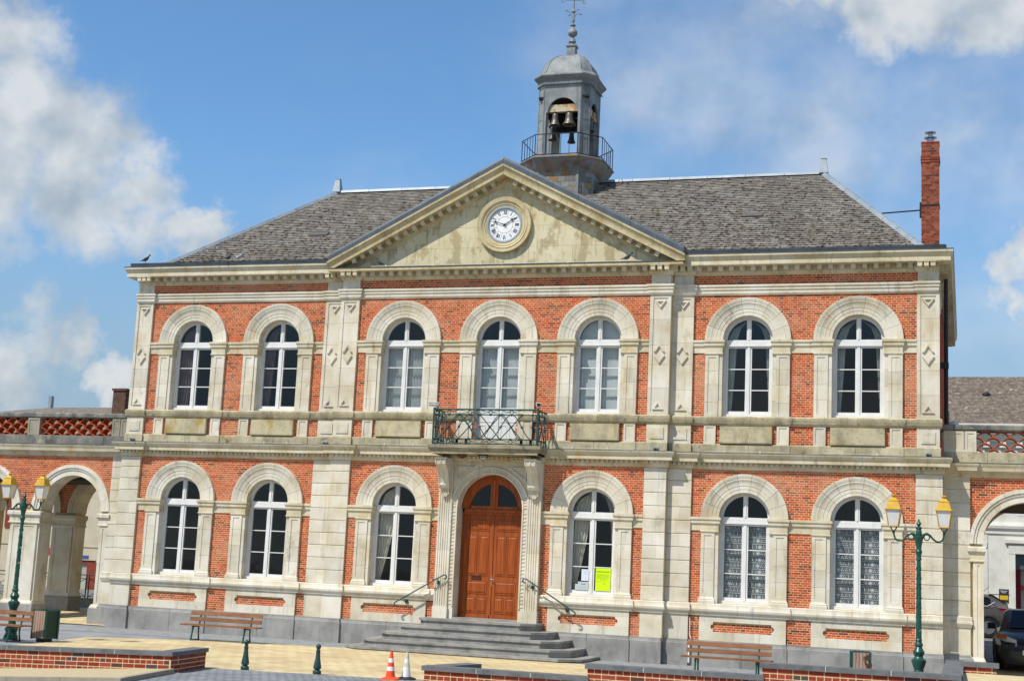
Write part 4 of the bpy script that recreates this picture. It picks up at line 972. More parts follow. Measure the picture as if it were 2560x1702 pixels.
# ---- brick chimney with steel cowl and tie rod
ch = thing('chimney', 'tall slender red brick chimney with steel cowl behind the right gutter', 'chimney', (10.545, 5.2, 10.0))
cw = .235; chz = 4.16
MB().box(-cw+.006, cw-.006, -cw+.006, cw-.006, 0, chz).build('chimney_core', mat('chimney_mortar', [lin(128, 108, 88), lin(150, 128, 104)], 5, .95), ch)
for O, U, Nn in (((0, -cw+.006, 0), (1, 0, 0), (0, -1, 0)), ((cw-.006, 0, 0), (0, 1, 0), (1, 0, 0)), ((-cw+.006, 0, 0), (0, -1, 0), (-1, 0, 0))):
    bs = courses(-cw, cw, 1.0, chz-.0, L=.235, H=.069, j=.01, pal=PAL_CH, wt=[4, 4, 3, 3, 1.4])
    if U == (1, 0, 0): lay_single(bs, O, U, Nn, ch, m_brick2, jit=.002)
    else: mq = MB(); lay(bs, O, U, Nn, mq); stuff(mq.build('brick_courses', m_brick2, ch))
for k in range(3):
    e = .012*(k+1) if k < 2 else .016
    for sx in (-1, 1): link('corbel_brick', brick_mesh(cw+e-.006, .058, 2*(cw+e), PAL_CH[(k+sx) % 4], m_brick2), ch, (sx*(cw+e)/2, cw+e, 3.62+k*.069))
MB().box(-cw-.008, cw+.008, -cw-.008, cw+.008, chz-.02, chz+.015).build('cap_slab', mat('chimney_corbel', [lin(150, 62, 42), lin(168, 76, 50)], 8, .85, orand=0, speck=[(lin(84, 48, 40), .6, 9, .5, .6)]), ch)
MB().box(-cw-.012, cw+.012, -cw-.012, cw+.012, 2.36, 2.40).build('iron_band', m_black, ch)
MB().lathe([(.09, 0), (.09, .16), (.17, .17), (.17, .19), (.06, .22), (.06, .30), (.15, .32), (.15, .34), (.02, .37)], 16, (0, 0, chz)).build('cowl', mat('steel', [lin(150, 152, 155), lin(176, 178, 180)], 5, .25, .5, metal=.9), ch, True)
MB().tube([(-cw, 0, 2.3), (-2.2, .1, 2.22)], .02, 6).box(-cw-.05, -cw, -.1, .1, 2.1, 2.5).build('tie_rod', m_black, ch)
# ================================================================ belfry
bel = thing('belfry', 'grey zinc belfry with arched openings, railing and domed cap astride the roof ridge', 'belfry', (.02, 5.6, 0))
def octo(b, a): return [(-a, -b), (a, -b), (b, -a), (b, a), (a, b), (-a, b), (-b, a), (-b, -a)]
def olo(mb, levels, c=(0, 0)):
    mb.loft([[(x+c[0], y+c[1], z) for x, y in octo(b, a)] for b, a, z in levels]); return mb
olo(MB(), [(.96, .60, 11.8), (.96, .60, 13.66)]).build('drum', m_rust, bel)
# stained slates hung on the drum
tp = [lin(*c) for c in ((120, 124, 120), (134, 136, 128), (146, 126, 78), (150, 108, 64), (106, 110, 108), (134, 122, 88))]
P8 = octo(.965, .605); n_sh = 0
m_dslate = mat('drum_slate', [(.8, .8, .8, 1), (1.1, 1.1, 1.1, 1)], 7, .6, .4, attr=True, streak=[(lin(150, 92, 40), .5, .52, .7, (6, 6, .5))])
for f in range(8):
    p, q = Vector(P8[f]+(0,)), Vector(P8[(f+1) % 8]+(0,)); L = (q-p).length; d = (q-p)/L; nn = Vector((d.y, -d.x, 0))
    if nn.y > .3: continue
    n = max(2, round(L/.24)); w_ = L/n
    for k in range(9):
        z = 12.2+k*.165
        xs = [i*w_+(w_/2 if k % 2 else 0) for i in range(-1, n+1)]
        for x in xs:
            a, b = max(0, x)+.004, min(L, x+w_)-.004
            if b-a < .04: continue
            c = p+d*((a+b)/2)+nn*.012+Vector((0, 0, z+.08)); MB().obox(Vector((0, 0, 0)), d, nn, (0, 0, 1), (b-a)/2, .006, .079).mesh
            mq = MB(); mq.obox((0, 0, 0), d, nn, (0, 0, 1), (b-a)/2, .006, .079); mq.c = [rng.choices(tp, [4, 4, 2.5, 1.5, 3, 2])[0]]*6
            mq.build('drum_slate', m_dslate, bel, loc=c)
    pz = P8[f]; MB().box(pz[0]-.035, pz[0]+.035, pz[1]-.035, pz[1]+.035, 12.0, 13.66).build('corner_strip', m_belf, bel)
olo(MB(), [(.98, .60, 13.64), (1.02, .62, 13.68), (1.10, .64, 13.78), (1.20, .655, 13.92), (1.26, .66, 14.02), (1.29, .67, 14.03), (1.29, .67, 14.07), (1.24, .65, 14.10)]).build('platform', m_rust, bel)
# corner piers and arch heads
BB, AA = .80, .555
PP = octo(BB, AA)
for f in range(8):
    p, q = Vector(PP[f]+(0,)), Vector(PP[(f+1) % 8]+(0,)); L = (q-p).length; d = (q-p)/L; nn = Vector((d.y, -d.x, 0)); mid = (p+q)/2
    if L < .6:   # narrow chamfer = pier
        mb = MB(); vs = [p, q, q-nn*.16-d*.03, p-nn*.16+d*.03]; mb.hprism([(v.x, v.y) for v in vs], 14.09, 16.42); mb.build('pier', m_belf, bel)
        for z in (14.78, 15.35, 15.9): mb = MB(); mb.obox(mid+nn*.003+Vector((0, 0, z)), d, nn, (0, 0, 1), L/2+.004, .006, .012); mb.build('seam', m_belf, bel)
        for e, sg in ((p, 1), (q, -1)): mb = MB(); mb.obox(e+d*sg*.015+nn*.006+Vector((0, 0, 15.25)), d, nn, (0, 0, 1), .018, .012, 1.16); mb.build('edge_roll', m_belf, bel)
    else:
        mb = MB(); hw = L/2; r = .45; sp = 15.55
        # side strips and arch head, built in the face's own frame
        poly = [(-hw, sp), (-r, sp)]+arc(0, sp, r, 180, 0, 16)[1:-1]+[(r, sp), (hw, sp), (hw, 16.42), (-hw, 16.42)]
        def to3(x, z, o): return mid+d*x+nn*(-o)+Vector((0, 0, z))
        for pl in (poly, [(-hw, 14.09), (-hw+.06, 14.09), (-hw+.06, sp), (-hw, sp)], [(hw-.06, 14.09), (hw, 14.09), (hw, sp), (hw-.06, sp)]):
            n = len(pl); mb.add([to3(x, z, 0) for x, z in pl]+[to3(x, z, .07) for x, z in pl], [tuple(range(n)), tuple(range(2*n-1, n-1, -1))]+[(i, i+n, (i+1) % n+n, (i+1) % n) for i in range(n)])
        mb.build('arch_head', m_belf, bel)
# beams for the bells
m_beam = mat('painted_beam', [lin(176, 166, 140), lin(196, 186, 160)], 4, .7, .3, patch=[(lin(176, 112, 30), .85, 5, .5, .56)])
MB().box(-.56, .56, -.74, -.60, 15.58, 15.80).build('bell_beam', m_beam, bel); MB().box(.60, .74, -.56, .56, 15.58, 15.80).build('bell_beam', m_beam, bel)
MB().box(-.74, .74, -.06, .06, 15.62, 15.80).box(-.06, .06, -.58, .6, 15.64, 15.78).box(-.5, .5, .3, .5, 15.3, 15.7).build('bell_beam', mat('dark_beam', [lin(34, 30, 28)], 1, .8), bel)
MB().box(-.76, .76, -.76, .76, 16.0, 16.06).build('belfry_ceiling', mat('belfry_boards', [lin(40, 34, 30)], 2, .9), bel)
def bell(x, y, z, s, nm, lab):
    t = thing('bell', lab, 'bell', (x+.02, y+5.6, z), 0, 'bells of the belfry')
    MB().lathe([(.0, 0), (.05*s, -.005), (.10*s, -.02), (.115*s, -.05), (.12*s, -.14), (.135*s, -.24), (.165*s, -.31), (.20*s, -.35), (.205*s, -.375), (.19*s, -.375), (.15*s, -.31), (.11*s, -.2), (.09*s, -.05), (0, -.04)], 24).build('bell_body', m_bronze, t, True)
    MB().box(-.03, .03, -.02, .02, -.005, .03).build('hanger', m_black, t)
    MB().tube([(0, 0, -.05), (0, 0, -.36*1)], .012, 6).lathe([(.004, -.03), (.03, -.01), (.03, .01), (.004, .03)], 8, (0, 0, -.38)).build('clapper', m_black, t)
bell(-.24, -.67, 15.55, .80, '', 'smaller bronze bell hanging at the left of the front opening')
bell(.20, -.67, 15.55, .98, '', 'largest bronze bell hanging at the right of the front opening')
bell(.67, -.1, 15.5, .85, '', 'bronze bell in the right hand side opening of the belfry')
bell(.0, .35, 15.32, .62, '', 'small dark bell hanging low between the front bells')
bell(.36, .40, 15.30, .60, '', 'small dark bell hanging low beside the right pier')
bell(-.52, .1, 15.35, .70, '', 'bronze bell half hidden behind the left pier')
# cornice, valance, dome
olo(MB(), [(.80, .555, 16.40), (.84, .575, 16.45), (.85, .58, 16.53), (.90, .60, 16.58), (.97, .63, 16.66), (.97, .63, 16.70), (.93, .61, 16.74)]).build('belfry_cornice', m_belf, bel)
vm = MB().prism([(-.016, .05), (-.016, .0), (0, -.022), (.016, .0), (.016, .05)], -.006, .006).mesh('valance_tooth', m_belf)
VP = octo(.862, .59)
for f in range(8):
    p, q = Vector(VP[f]+(0,)), Vector(VP[(f+1) % 8]+(0,)); L = (q-p).length; d = (q-p)/L
    if Vector((d.y, -d.x)).y > .5: continue
    n = round(L/.042)
    for i in range(n): link('valance_tooth', vm, bel, p+d*(L*(i+.5)/n)+Vector((0, 0, 16.42)), (0, 0, math.atan2(d.y, d.x)))
prof = [(.91, .60, 16.74), (.84, .565, 16.80), (.80, .54, 16.84), (.765, .515, 16.95), (.72, .485, 17.10), (.64, .435, 17.25), (.52, .355, 17.38), (.36, .25, 17.48), (.20, .14, 17.53), (.12, .085, 17.55)]
olo(MB(), prof).build('dome', m_belf, bel)
for k in range(8):
    pts = [Vector(octo(b, a)[k]+(z,)) for b, a, z in prof]; MB().tube(pts, .018, 6).build('dome_seam', m_belf, bel)
MB().loft([[(x*.13, y*.13, z) for x, y in ((-1, -1), (1, -1), (1, 1), (-1, 1))] for z in (17.5, 17.86)]).box(-.16, .16, -.16, .16, 17.86, 17.90).build('finial_post', m_belf, bel)
MB().lathe([(.09, 17.9), (.085, 17.99), (.12, 18.02), (.10, 18.08), (.06, 18.16), (.05, 18.20), (.12, 18.24), (.15, 18.30), (.145, 18.36), (.10, 18.42), (.05, 18.50), (.04, 18.53), (.085, 18.56), (.085, 18.58), (.03, 18.63), (.045, 18.70), (.05, 18.76), (.03, 18.80), (.028, 18.98), (.065, 19.0), (.065, 19.02), (.04, 19.06), (.028, 19.12), (.022, 19.9), (.006, 20.2)], 14).build('finial_rod', m_belf, bel, True)
mb = MB()
for k in range(4):
    a = R(45+90*k); c, s_ = math.cos(a), math.sin(a)
    mb.tube([(c*.03, s_*.03, 18.80), (c*.10, s_*.10, 18.95), (c*.2, s_*.2, 18.99), (c*.29, s_*.29, 18.98)], [.008, .008, .008, .02], 6)
mb.build('scroll_arms', m_belf, bel)
for k, chh in enumerate('ENOS'):
    a = R(20+90*k); c, s_ = math.cos(a), math.sin(a); mb = MB(); d = Vector((c, s_, 0)); Z = Vector((0, 0, 1))
    mb.tube([(0, 0, 19.38), d*.26+Z*19.38], .011, 6)
    o = d*.33+Z*19.38; u = d
    def st(p, q): mb.tube([o+u*p[0]+Z*p[1], o+u*q[0]+Z*q[1]], .012, 5)
    if chh == 'E': st((-.05, -.08), (-.05, .08)); st((-.05, .08), (.05, .08)); st((-.05, 0), (.03, 0)); st((-.05, -.08), (.05, -.08))
    elif chh == 'N': st((-.05, -.08), (-.05, .08)); st((-.05, .08), (.05, -.08)); st((.05, -.08), (.05, .08))
    elif chh == 'O': mb.tube([o+u*.055*math.cos(t*.5236)+Z*.08*math.sin(t*.5236) for t in range(12)], .012, 5, True)
    else: mb.tube([o+u*x+Z*z for x, z in ((.05, .06), (.0, .08), (-.045, .05), (-.03, .01), (.03, -.01), (.045, -.05), (0, -.08), (-.05, -.06))], .012, 5)
    mb.build('vane_letter', m_belf, bel)
# belfry railing
P9 = octo(1.24, .65); mb = MB()
for z in (14.12, 14.74): mb.tube([Vector(p+(z,)) for p in P9], .014, 6, True)
mb.build('rail', m_black, bel)
for f in range(8):
    p, q = Vector(P9[f]+(0,)), Vector(P9[(f+1) % 8]+(0,)); n = 5
    for i in range(n):
        c = p+(q-p)*(i/n); MB().tube([c+Vector((0, 0, 14.09)), c+Vector((0, 0, 14.74))], .009 if i else .014, 5).build('baluster', m_black, bel)
# ================================================================ side arcades
AY = .70      # brick plane of the arcades
def arcade(s, label):
    A = thing('arcade', label, 'arcade', (0, 0, 0))
    X = lambda x: s*x
    def bx(mb, a, b, *r): mb.box(*sorted((s*a, s*b)), *r); return mb
    C1, PI_, ri, ro, sp = 12.80, 2.96, 1.0, 1.29, 3.12
    arcs_ = [C1, C1+PI_]
    xs = [10.93, C1+PI_/2, C1+1.5*PI_]
    for (y0, y1, zb) in ((AY, AY+.5, -.3), (3.2, 3.7, 0)):
        if y0 > AY and s < 0: arcs_ = [13.25, 16.21]; xs = [10.93, 14.73, 17.69]; ri, ro = 1.10, 1.36
        mb = MB()
        for k, c in enumerate(arcs_):
            a, b = sorted((X(xs[k]), X(xs[k+1]))); bay(mb, a, b, zb, 4.66, y0, y1, X(c), zb, sp, ri, 24)
        w = mb.build('wall', m_mortar, A)
        def skip(u, z):
            for c in arcs_:
                if math.hypot(u-X(c), z-sp) < ro-.03 and z > sp: return True
                if z <= sp: return True
            return z < 3.0
        lo, hi = sorted((X(11.5), X(C1+1.5*PI_)))
        bs = courses(lo, hi, 3.0, 4.67, skip=skip)
        bs = [b for b in bs if all(math.hypot((b[0]+b[1])/2-X(c), b[2]-sp) > ro-.05 for c in arcs_)]
        if y0 == AY:
            vis_ = [b for b in bs if b[1]-b[0] > .09 and all(math.hypot(u-X(c), z-sp) > ro for c in arcs_ for u in b[:2] for z in b[2:4])]
            vis_.sort(key=lambda b: (Vector(((b[0]+b[1])/2, y0, b[2]))-CAM).length); ns = set(map(id, vis_[:300]))
            lay_single([b for b in bs if id(b) in ns], (0, y0, 0), (1, 0, 0), (0, -1, 0), w, m_brick)
            mb = MB(); lay([b for b in bs if id(b) not in ns], (0, y0, 0), (1, 0, 0), (0, -1, 0), mb); stuff(mb.build('brick_courses', m_brick, A))
        else:
            mb = MB(); lay(bs, (0, y0, 0), (1, 0, 0), (0, -1, 0), mb); stuff(mb.build('rear_brick_courses', m_brick, A))
        # archivolts
        nv = 11
        for c in arcs_:
            for i in range(nv):
                a0, a1 = 180-180/nv*i-.08, 180-180/nv*(i+1)+.08
                if a0 < -1: continue
                for r0, r1, o in ((ri-.01, ri+.14, .05), (ri+.14, ri+.20, .075), (ri+.20, ro, .10)):
                    MB().prism(arc(X(c), sp, r1, a1, a0, 4)+arc(X(c), sp, r0, a0, a1, 4), y0-o, y1+.02 if r0 < ri else y0+.02).build('voussoir', m_stone, A)
            # piers: faces with sunk panels, imposts and plinths
        piers = [(xs[1]-.50, xs[1]+.50, True), (11.53, 11.82, False)] if y0 == AY or s > 0 else [(xs[1]-.40, xs[1]+.40, True), (11.0, 12.17, False)]
        for a, b, both in piers:
            p, q = sorted((X(a), X(b))); g = gz(y0)
            MB().panel(p+.06, q-.06 if both else q, g+.48, 2.72, y0-.07, y1+.03, .09, .015).build('pier_face', m_stone, A)
            if both: MB().box(p, p+.07, y0-.02, y1+.02, g+.48, 2.75).box(q-.07, q, y0-.02, y1+.02, g+.48, 2.75).build('pier_side', m_stone, A)
            path = [(p, y1+.03), (p, y0-.07), (q, y0-.07), (q, y1+.03)]
            MB().sweep(path, [(0, 2.70), (.03, 2.715), (.03, 2.745), (.005, 2.76), (.005, 2.87), (.02, 2.90), (.055, 2.94), (.06, 2.95), (.06, 3.04), (.03, 3.06)]).build('impost', m_stone, A)
            MB().sweep(path, [(.04, g+.42), (.04, g+.46), (.0, g+.54)]).build('pier_foot', m_stone, A)
            MB().sweep(path, [(.06, g-.25), (.06, g+.43)]).box(p, q, y0-.06, y1, g-.2, g+.43).build('pier_plinth', m_plinth, A)
    # end pilaster of rusticated blocks
    yp = AY-.08; a, b = 10.93, 11.53
    zs = [1.455]+[1.489+.3205*i for i in range(1, 10)]+[4.665]
    for i in range(10): MB().box(*sorted((X(a), X(b))), yp, AY+.05, zs[i]+.008, zs[i+1]-.010).build('rusticated_block', m_stone, A)
    bx(MB(), a, b-.01, yp+.018, AY+.04, 1.3, 4.66).build('pilaster_core', m_stone, A)
    bx(MB(), a, b, yp, AY+.05, .585, 1.2).build('pilaster_base', m_stone, A)
    pth = [(X(a), yp), (X(b), yp), (X(b), AY+.05)] if s > 0 else [(X(b), AY+.05), (X(b), yp), (X(a), yp)]
    MB().sweep(pth, [(0, 1.17), (.02, 1.2), (.04, 1.25), (.055, 1.285), (.055, 1.33), (.04, 1.34), (.04, 1.44), (.01, 1.46)]).build('base_band_stone', m_stone, A)
    MB().sweep(pth, [(.06, -.3), (.06, .50), (.045, .54), (.01, .59)]).box(*sorted((X(a), X(b-.01))), yp-.05, AY, -.3, .58).build('plinth_stone', m_plinth, A)
    # transverse brick wall at the hall side, ceiling, terrace
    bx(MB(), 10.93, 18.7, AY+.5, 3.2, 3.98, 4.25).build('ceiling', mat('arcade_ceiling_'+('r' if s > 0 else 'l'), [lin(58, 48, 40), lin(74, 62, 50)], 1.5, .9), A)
    bx(MB(), 10.93, 18.7, AY, 3.7, 4.66, 4.95).build('terrace', m_dirty, A)
    x2 = 18.7
    # cornice
    path = [(X(10.93), AY), (X(x2), AY)] if s > 0 else [(X(x2), AY), (X(10.93), AY)]
    jog = [(X(10.93), AY-.08), (X(11.53), AY-.08), (X(11.53), AY), (X(x2), AY)] if s > 0 else [(X(x2), AY), (X(11.53), AY), (X(11.53), AY-.08), (X(10.93), AY-.08)]
    stones('cornice_stone', jog, [(0, 4.65), (.02, 4.66), (.04, 4.70), (.07, 4.72), (.07, 4.75), (.10, 4.76), (.11, 4.79), (.16, 4.80), (.165, 4.86), (.18, 4.90), (.21, 4.945), (.21, 4.97), (.17, 4.985)], m_cornice, A)
    MB().sweep(jog, [(.05, 4.975), (.22, 4.975), (.22, 4.985), (.05, 5.0)]).build('lead_flashing', m_zincd, A)
    stones('parapet_base_stone', path, [(.05, 4.98), (.05, 5.24), (.03, 5.25)], m_dirty if s > 0 else m_soot, A, (.9, 1.4), .004)
    bx(MB(), 10.93, x2, AY-.03, AY+.28, 4.98, 5.245).build('parapet_core', m_dirty, A)
    stones('coping_stone', path, [(.03, 5.735), (.05, 5.75), (.08, 5.775), (.08, 5.86), (.05, 5.89)], m_soot, A, (1.0, 1.4), .004)
    bx(MB(), 10.93, x2, AY+.0, AY+.34, 5.74, 5.885).build('coping_core', m_soot, A)
    # posts
    for a, b in ((10.95, 11.40), (11.42, 11.68), (14.10, 14.50), (17.05, 17.45)):
        MB().panel(*sorted((X(a), X(b))), 5.24, 5.74, AY-.055, AY+.26, .06, .012).build('parapet_post', m_stone if s > 0 else m_soot2, A)
    # roof-tile fretwork
    pw, rh = .365, .14; rr = .190; ha = 74; mbt = MB(); n = 10; L = .30
    for i in range(n):
        t0, t1 = [R(90+ha-2*ha*k/n) for k in (i, i+1)]
        q = []
        for y in (0, L):
            for r_, t in ((rr, t0), (rr, t1), (rr-.02, t1), (rr-.02, t0)): q.append((r_*math.cos(t), y, r_*math.sin(t)-rr+rh))
        mbt.add(q, [(0, 1, 2, 3)[::-1], (4, 5, 6, 7), (0, 4, 5, 1)[::-1], (1, 5, 6, 2)[::-1], (2, 6, 7, 3)[::-1], (3, 7, 4, 0)[::-1]])
    tm = mbt.mesh('roof_tile', m_terra, True)
    for a, b in ((11.69, 14.09), (14.51, 17.04)):
        for k in range(4):
            z = 5.245+k*rh-.06; n_ = int((b-a)/pw)+2
            for i in range(n_):
                u = a+pw*(i+(.5 if k % 2 else 0))
                if u > b+.1 or u < a-.02: continue
                link('roof_tile', tm, A, (X(u), AY-.02, z))
    return A
m_soot = mat('sooty_stone', [lin(92, 92, 90), lin(122, 120, 114), lin(150, 146, 134)], 1.8, .9, .15, bump=.4, orand=.08, streak=[(lin(66, 66, 66), .6, .5, .7, (3, 3, 1)), (lin(196, 184, 150), .5, .60, .74, (2, 2, 1.5))], speck=[(lin(205, 202, 190), .8, 9, .70, .74)])
m_soot2 = mat('grey_stone', [lin(118, 114, 100), lin(146, 140, 122), lin(160, 154, 136)], 2, .9, .15, bump=.4, orand=.05)
arcade(-1, 'open brick arcade with terracotta tile parapet at the left of the town hall')
arcade(1, 'open brick arcade with terracotta tile parapet at the right of the town hall')
# ================================================================ things on and in the hall
m_curt = mat('cream_curtain', [lin(186, 180, 168), lin(206, 200, 188)], 3, .9, .1)
m_purp = mat('mauve_curtain', [lin(92, 74, 80), lin(120, 100, 106)], 3, .9, .1)
m_pale = mat('pale_curtain', [lin(166, 172, 166), lin(190, 196, 190)], 3, .9, .1)
def curtain(label, cx, side, zb, zt, y, w0, w1, m, group=None):
    # hangs from the top, gathered towards its side; side -1 = left
    mb = MB(); n, k = 30, 12; vs = []
    for j in range(k+1):
        f = j/k; z = zb+(zt-zb)*f; w = w1+(w0-w1)*(1-(1-f)**1.5)
        if z > zt-.6: 
            h = z-(zt-.6); lim = .55*math.sqrt(max(.02, 1-(h/.6)**2)); 
        else: lim = .56
        for i in range(n+1):
            u = i/n; x = cx+side*(lim-w*u*(lim/.56)); vs.append((x, y+.025*math.sin(u*math.pi*9+f)+.01*math.sin(u*31), z))
    fs = [(j*(n+1)+i, j*(n+1)+i+1, (j+1)*(n+1)+i+1, (j+1)*(n+1)+i) for j in range(k) for i in range(n)]
    b = len(vs); vs2 = [(x, y_+.004, z) for x, y_, z in vs]
    mb.add(vs+vs2, fs+[tuple(q+b for q in f)[::-1] for f in fs])
    return tag(mb.build('curtain', m, None, 'all'), label, 'curtain', group)
CU = 'curtains behind the windows'
curtain('mauve curtain drawn to the left in the leftmost upper window', WIN[0], -1, 6.0, 8.38, WY+.33, .5, .30, m_purp, CU)
curtain('mauve curtain at the left of the second upper window', WIN[1], -1, 6.0, 8.38, WY+.33, .34, .20, m_purp, CU)
for i, nm in ((5, 'second upper window from the right'), (6, 'rightmost upper window')):
    curtain('pale curtain at the left of the '+nm, WIN[i], -1, 6.0, 8.38, WY+.33, .26, .12, m_pale, CU)
    curtain('pale curtain at the right of the '+nm, WIN[i], 1, 6.0, 8.38, WY+.33, .18, .06, m_pale, CU)
curtain('cream curtain swept to the left in the ground floor window left of the door', WIN[2], -1, 1.5, 4.06, CY+.36, .56, .10, m_curt, CU)
curtain('cream curtain swept to the left in the ground floor window right of the door', WIN[4], -1, 1.5, 4.06, CY+.36, .50, .08, m_curt, CU)
curtain('cream curtain at the right of the ground floor window with the notices', WIN[4], 1, 2.2, 4.06, CY+.36, .20, .05, m_curt, CU)
# vertical blinds
m_blind = mat('blind_fabric', [lin(186, 190, 190), lin(200, 204, 204)], 4, .8, .1, orand=.04)
for i, nm, ang in ((2, 'grey white vertical slat blind in the upper window left of the balcony', 34), (3, 'grey white vertical slat blind behind the balcony door', 24), (4, 'nearly closed white vertical slat blind in the upper window right of the balcony', 12)):
    t = thing('vertical_blind', nm, 'blind', (WIN[i], CY+.33, 7.66), 0, 'vertical blinds of the upper floor')
    sm = MB().box(-.044, .044, -.001, .001, -1.62, 0).mesh('slat', m_blind)
    for k in range(14): link('slat', sm, t, (-.52+k*.08, 0, 0), (0, 0, R(ang+rng.uniform(-5, 5))))
    MB().box(-.56, .56, -.02, .02, 0, .03).build('head_rail', m_white, t)
    if i == 4: MB().prism([(-.54, .17)]+[(.54, .17)]+[(.54*math.cos(R(a)), .19+.54*math.sin(R(a))) for a in range(6, 180, 8)], -.02, -.016).build('fan_panel', m_blind, t)
# lace curtains with suns and moons
m_net = bpy.data.materials.new('net'); m_net.use_nodes = True
t_ = m_net.node_tree; tr_ = t_.nodes.new('ShaderNodeBsdfTransparent'); mxs = t_.nodes.new('ShaderNodeMixShader'); mxs.inputs[0].default_value = .34
t_.nodes['Principled BSDF'].inputs['Base Color'].default_value = lin(150, 152, 155); t_.links.new(tr_.outputs[0], mxs.inputs[1]); t_.links.new(t_.nodes['Principled BSDF'].outputs[0], mxs.inputs[2]); t_.links.new(mxs.outputs[0], t_.nodes['Material Output'].inputs[0])
m_lace = mat('lace', [lin(196, 198, 200), lin(212, 214, 216)], 5, .9, .1)
m_lace2 = bpy.data.materials.new('loose_lace'); m_lace2.use_nodes = True
t_ = m_lace2.node_tree; tr_ = t_.nodes.new('ShaderNodeBsdfTransparent'); mxs = t_.nodes.new('ShaderNodeMixShader'); mxs.inputs[0].default_value = .55
t_.nodes['Principled BSDF'].inputs['Base Color'].default_value = lin(205, 207, 210); t_.links.new(tr_.outputs[0], mxs.inputs[1]); t_.links.new(t_.nodes['Principled BSDF'].outputs[0], mxs.inputs[2]); t_.links.new(mxs.outputs[0], t_.nodes['Material Output'].inputs[0])
for i, nm in ((5, 'lace curtain with suns and moons in the second ground floor window from the right'), (6, 'lace curtain with suns and moons in the rightmost ground floor window')):
    t = thing('lace_curtain', nm, 'curtain', (WIN[i], WY+.29, 1.58), 0, CU)
    MB().box(-.54, .54, 0, .003, 0, 1.80).build('net', m_net, t)
    mo_ = MB(); mo2 = MB(); rows_ = 12; rhh = 1.78/rows_
    def sun_(x, z, r):
        n = 22; pts = [(x+(r if k % 2 == 0 else r*.62)*math.cos(k*2*math.pi/n), z+(r if k % 2 == 0 else r*.62)*.95*math.sin(k*2*math.pi/n)) for k in range(n)]; mo2.prism(pts, -.004, -.002)
        mo_.prism([(x+r*.36*math.cos(k*.5236), z+r*.36*math.sin(k*.5236)) for k in range(12)], -.0075, -.0045)
    def moon_(x, z, r, s):
        o = [(x+s*r*.6-s*r*math.cos(R(a)), z+r*math.sin(R(a))) for a in range(-62, 63, 12)]; q = [(x+s*r*.6-s*r*.72*math.cos(R(a)), z+r*1.0*math.sin(R(a))) for a in range(62, -63, -12)]
        pl = o+q; ar = sum(pl[k][0]*pl[(k+1) % len(pl)][1]-pl[(k+1) % len(pl)][0]*pl[k][1] for k in range(len(pl))); mo_.prism(pl if ar > 0 else pl[::-1], -.0075, -.0045)
    def dots_(x, z):
        for dx, dz in ((-.018, -.018), (.02, -.022), (.0, .022)): mo_.prism([(x+dx+.013*math.cos(k*1.0472), z+dz+.013*math.sin(k*1.0472)) for k in range(6)], -.0075, -.0045)
    for r_ in range(rows_):
        z = (r_+.5)*rhh
        mo2.box(-.54, .54, -.006, -.004, r_*rhh-.006, r_*rhh+.010)
        k = 0; x = -.53+(.0 if r_ % 2 else .045)
        while x < .52:
            q = k % 4
            if q == 0: moon_(x, z, .05, 1 if r_ % 2 else -1)
            elif q == 1: sun_(x, z, .066)
            elif q == 2: dots_(x, z)
            else: (dots_ if r_ % 2 else (lambda a, b: moon_(a, b, .05, -1)))(x, z)
            x += .092; k += 1
    mo_.build('lace_motifs', m_lace, t); mo2.build('lace_suns', m_lace2, t)
# notices stuck behind the glass
m_neon = mat('yellow_paper', [lin(196, 232, 30), lin(206, 240, 44)], 3, .8, .1); m_neon.node_tree.nodes['Principled BSDF'].inputs['Emission Color'].default_value = lin(200, 240, 30); m_neon.node_tree.nodes['Principled BSDF'].inputs['Emission Strength'].default_value = 0
m_paper = mat('white_paper', [lin(206, 212, 226), lin(216, 222, 234)], 3, .8, .1); m_paper2 = mat('grey_paper', [lin(178, 190, 190), lin(192, 202, 202)], 3, .8, .1)
m_print = mat('print', [lin(120, 150, 30)], 1, .8, .1); m_print2 = mat('grey_print', [lin(120, 126, 140)], 1, .8, .1); m_bold = mat('bold_print', [lin(84, 110, 20)], 1, .8, .1)
def notice(label, x, z, w, h, m, mp, lines):
    t = thing('notice', label, 'notice', (x, CY+.15, z), 0, 'notices in the window')
    MB().box(0, w, 0, .002, 0, h).build('sheet', m, t)
    for kind, (a, b, zz, hh) in lines:
        mb = MB()
        if kind == 'word':
            u = a
            while u < b: l_ = rng.uniform(.018, .03); mb.box(u, min(b, u+l_*.7), -.0016, 0.0004, zz, zz+hh); u += l_
        else: mb.box(a, b, -.0012, .0004, zz, zz+hh)
        mb.build('print_line', m_bold if kind == 'word' else mp, t)
x0 = WIN[4]
notice('fluorescent yellow notice filling the bottom right pane beside the door', x0+.115, 1.625, .38, .545, m_neon, m_print, [('word', (.03, .355, .45, .022))]+[('l', (.03, .35, .40-.022*k, .006)) for k in range(6)]+[('l', (.12, .16, .26, .014)), ('l', (.19, .23, .26, .014)), ('l', (.25, .28, .26, .014)), ('l', (.02, .36, .225, .006)), ('l', (.19, .27, .17, .012))])
notice('white printed sheet at the top of the bottom left pane', x0-.245, 1.85, .185, .28, m_paper, m_print2, [('l', (.05, .12, .225, .004)), ('l', (.05, .15, .2, .003)), ('l', (.05, .15, .16, .003)), ('l', (.12, .16, .26, .005)), ('l', (.1, .12, .055, .014))])
notice('grey typed sheet at the foot of the bottom left pane', x0-.33, 1.625, .265, .20, m_paper2, m_print2, [('l', (.03, .2, .17, .003)), ('l', (.09, .2, .13, .02)), ('l', (.05, .21, .075, .004)), ('l', (.04, .22, .04, .004))])
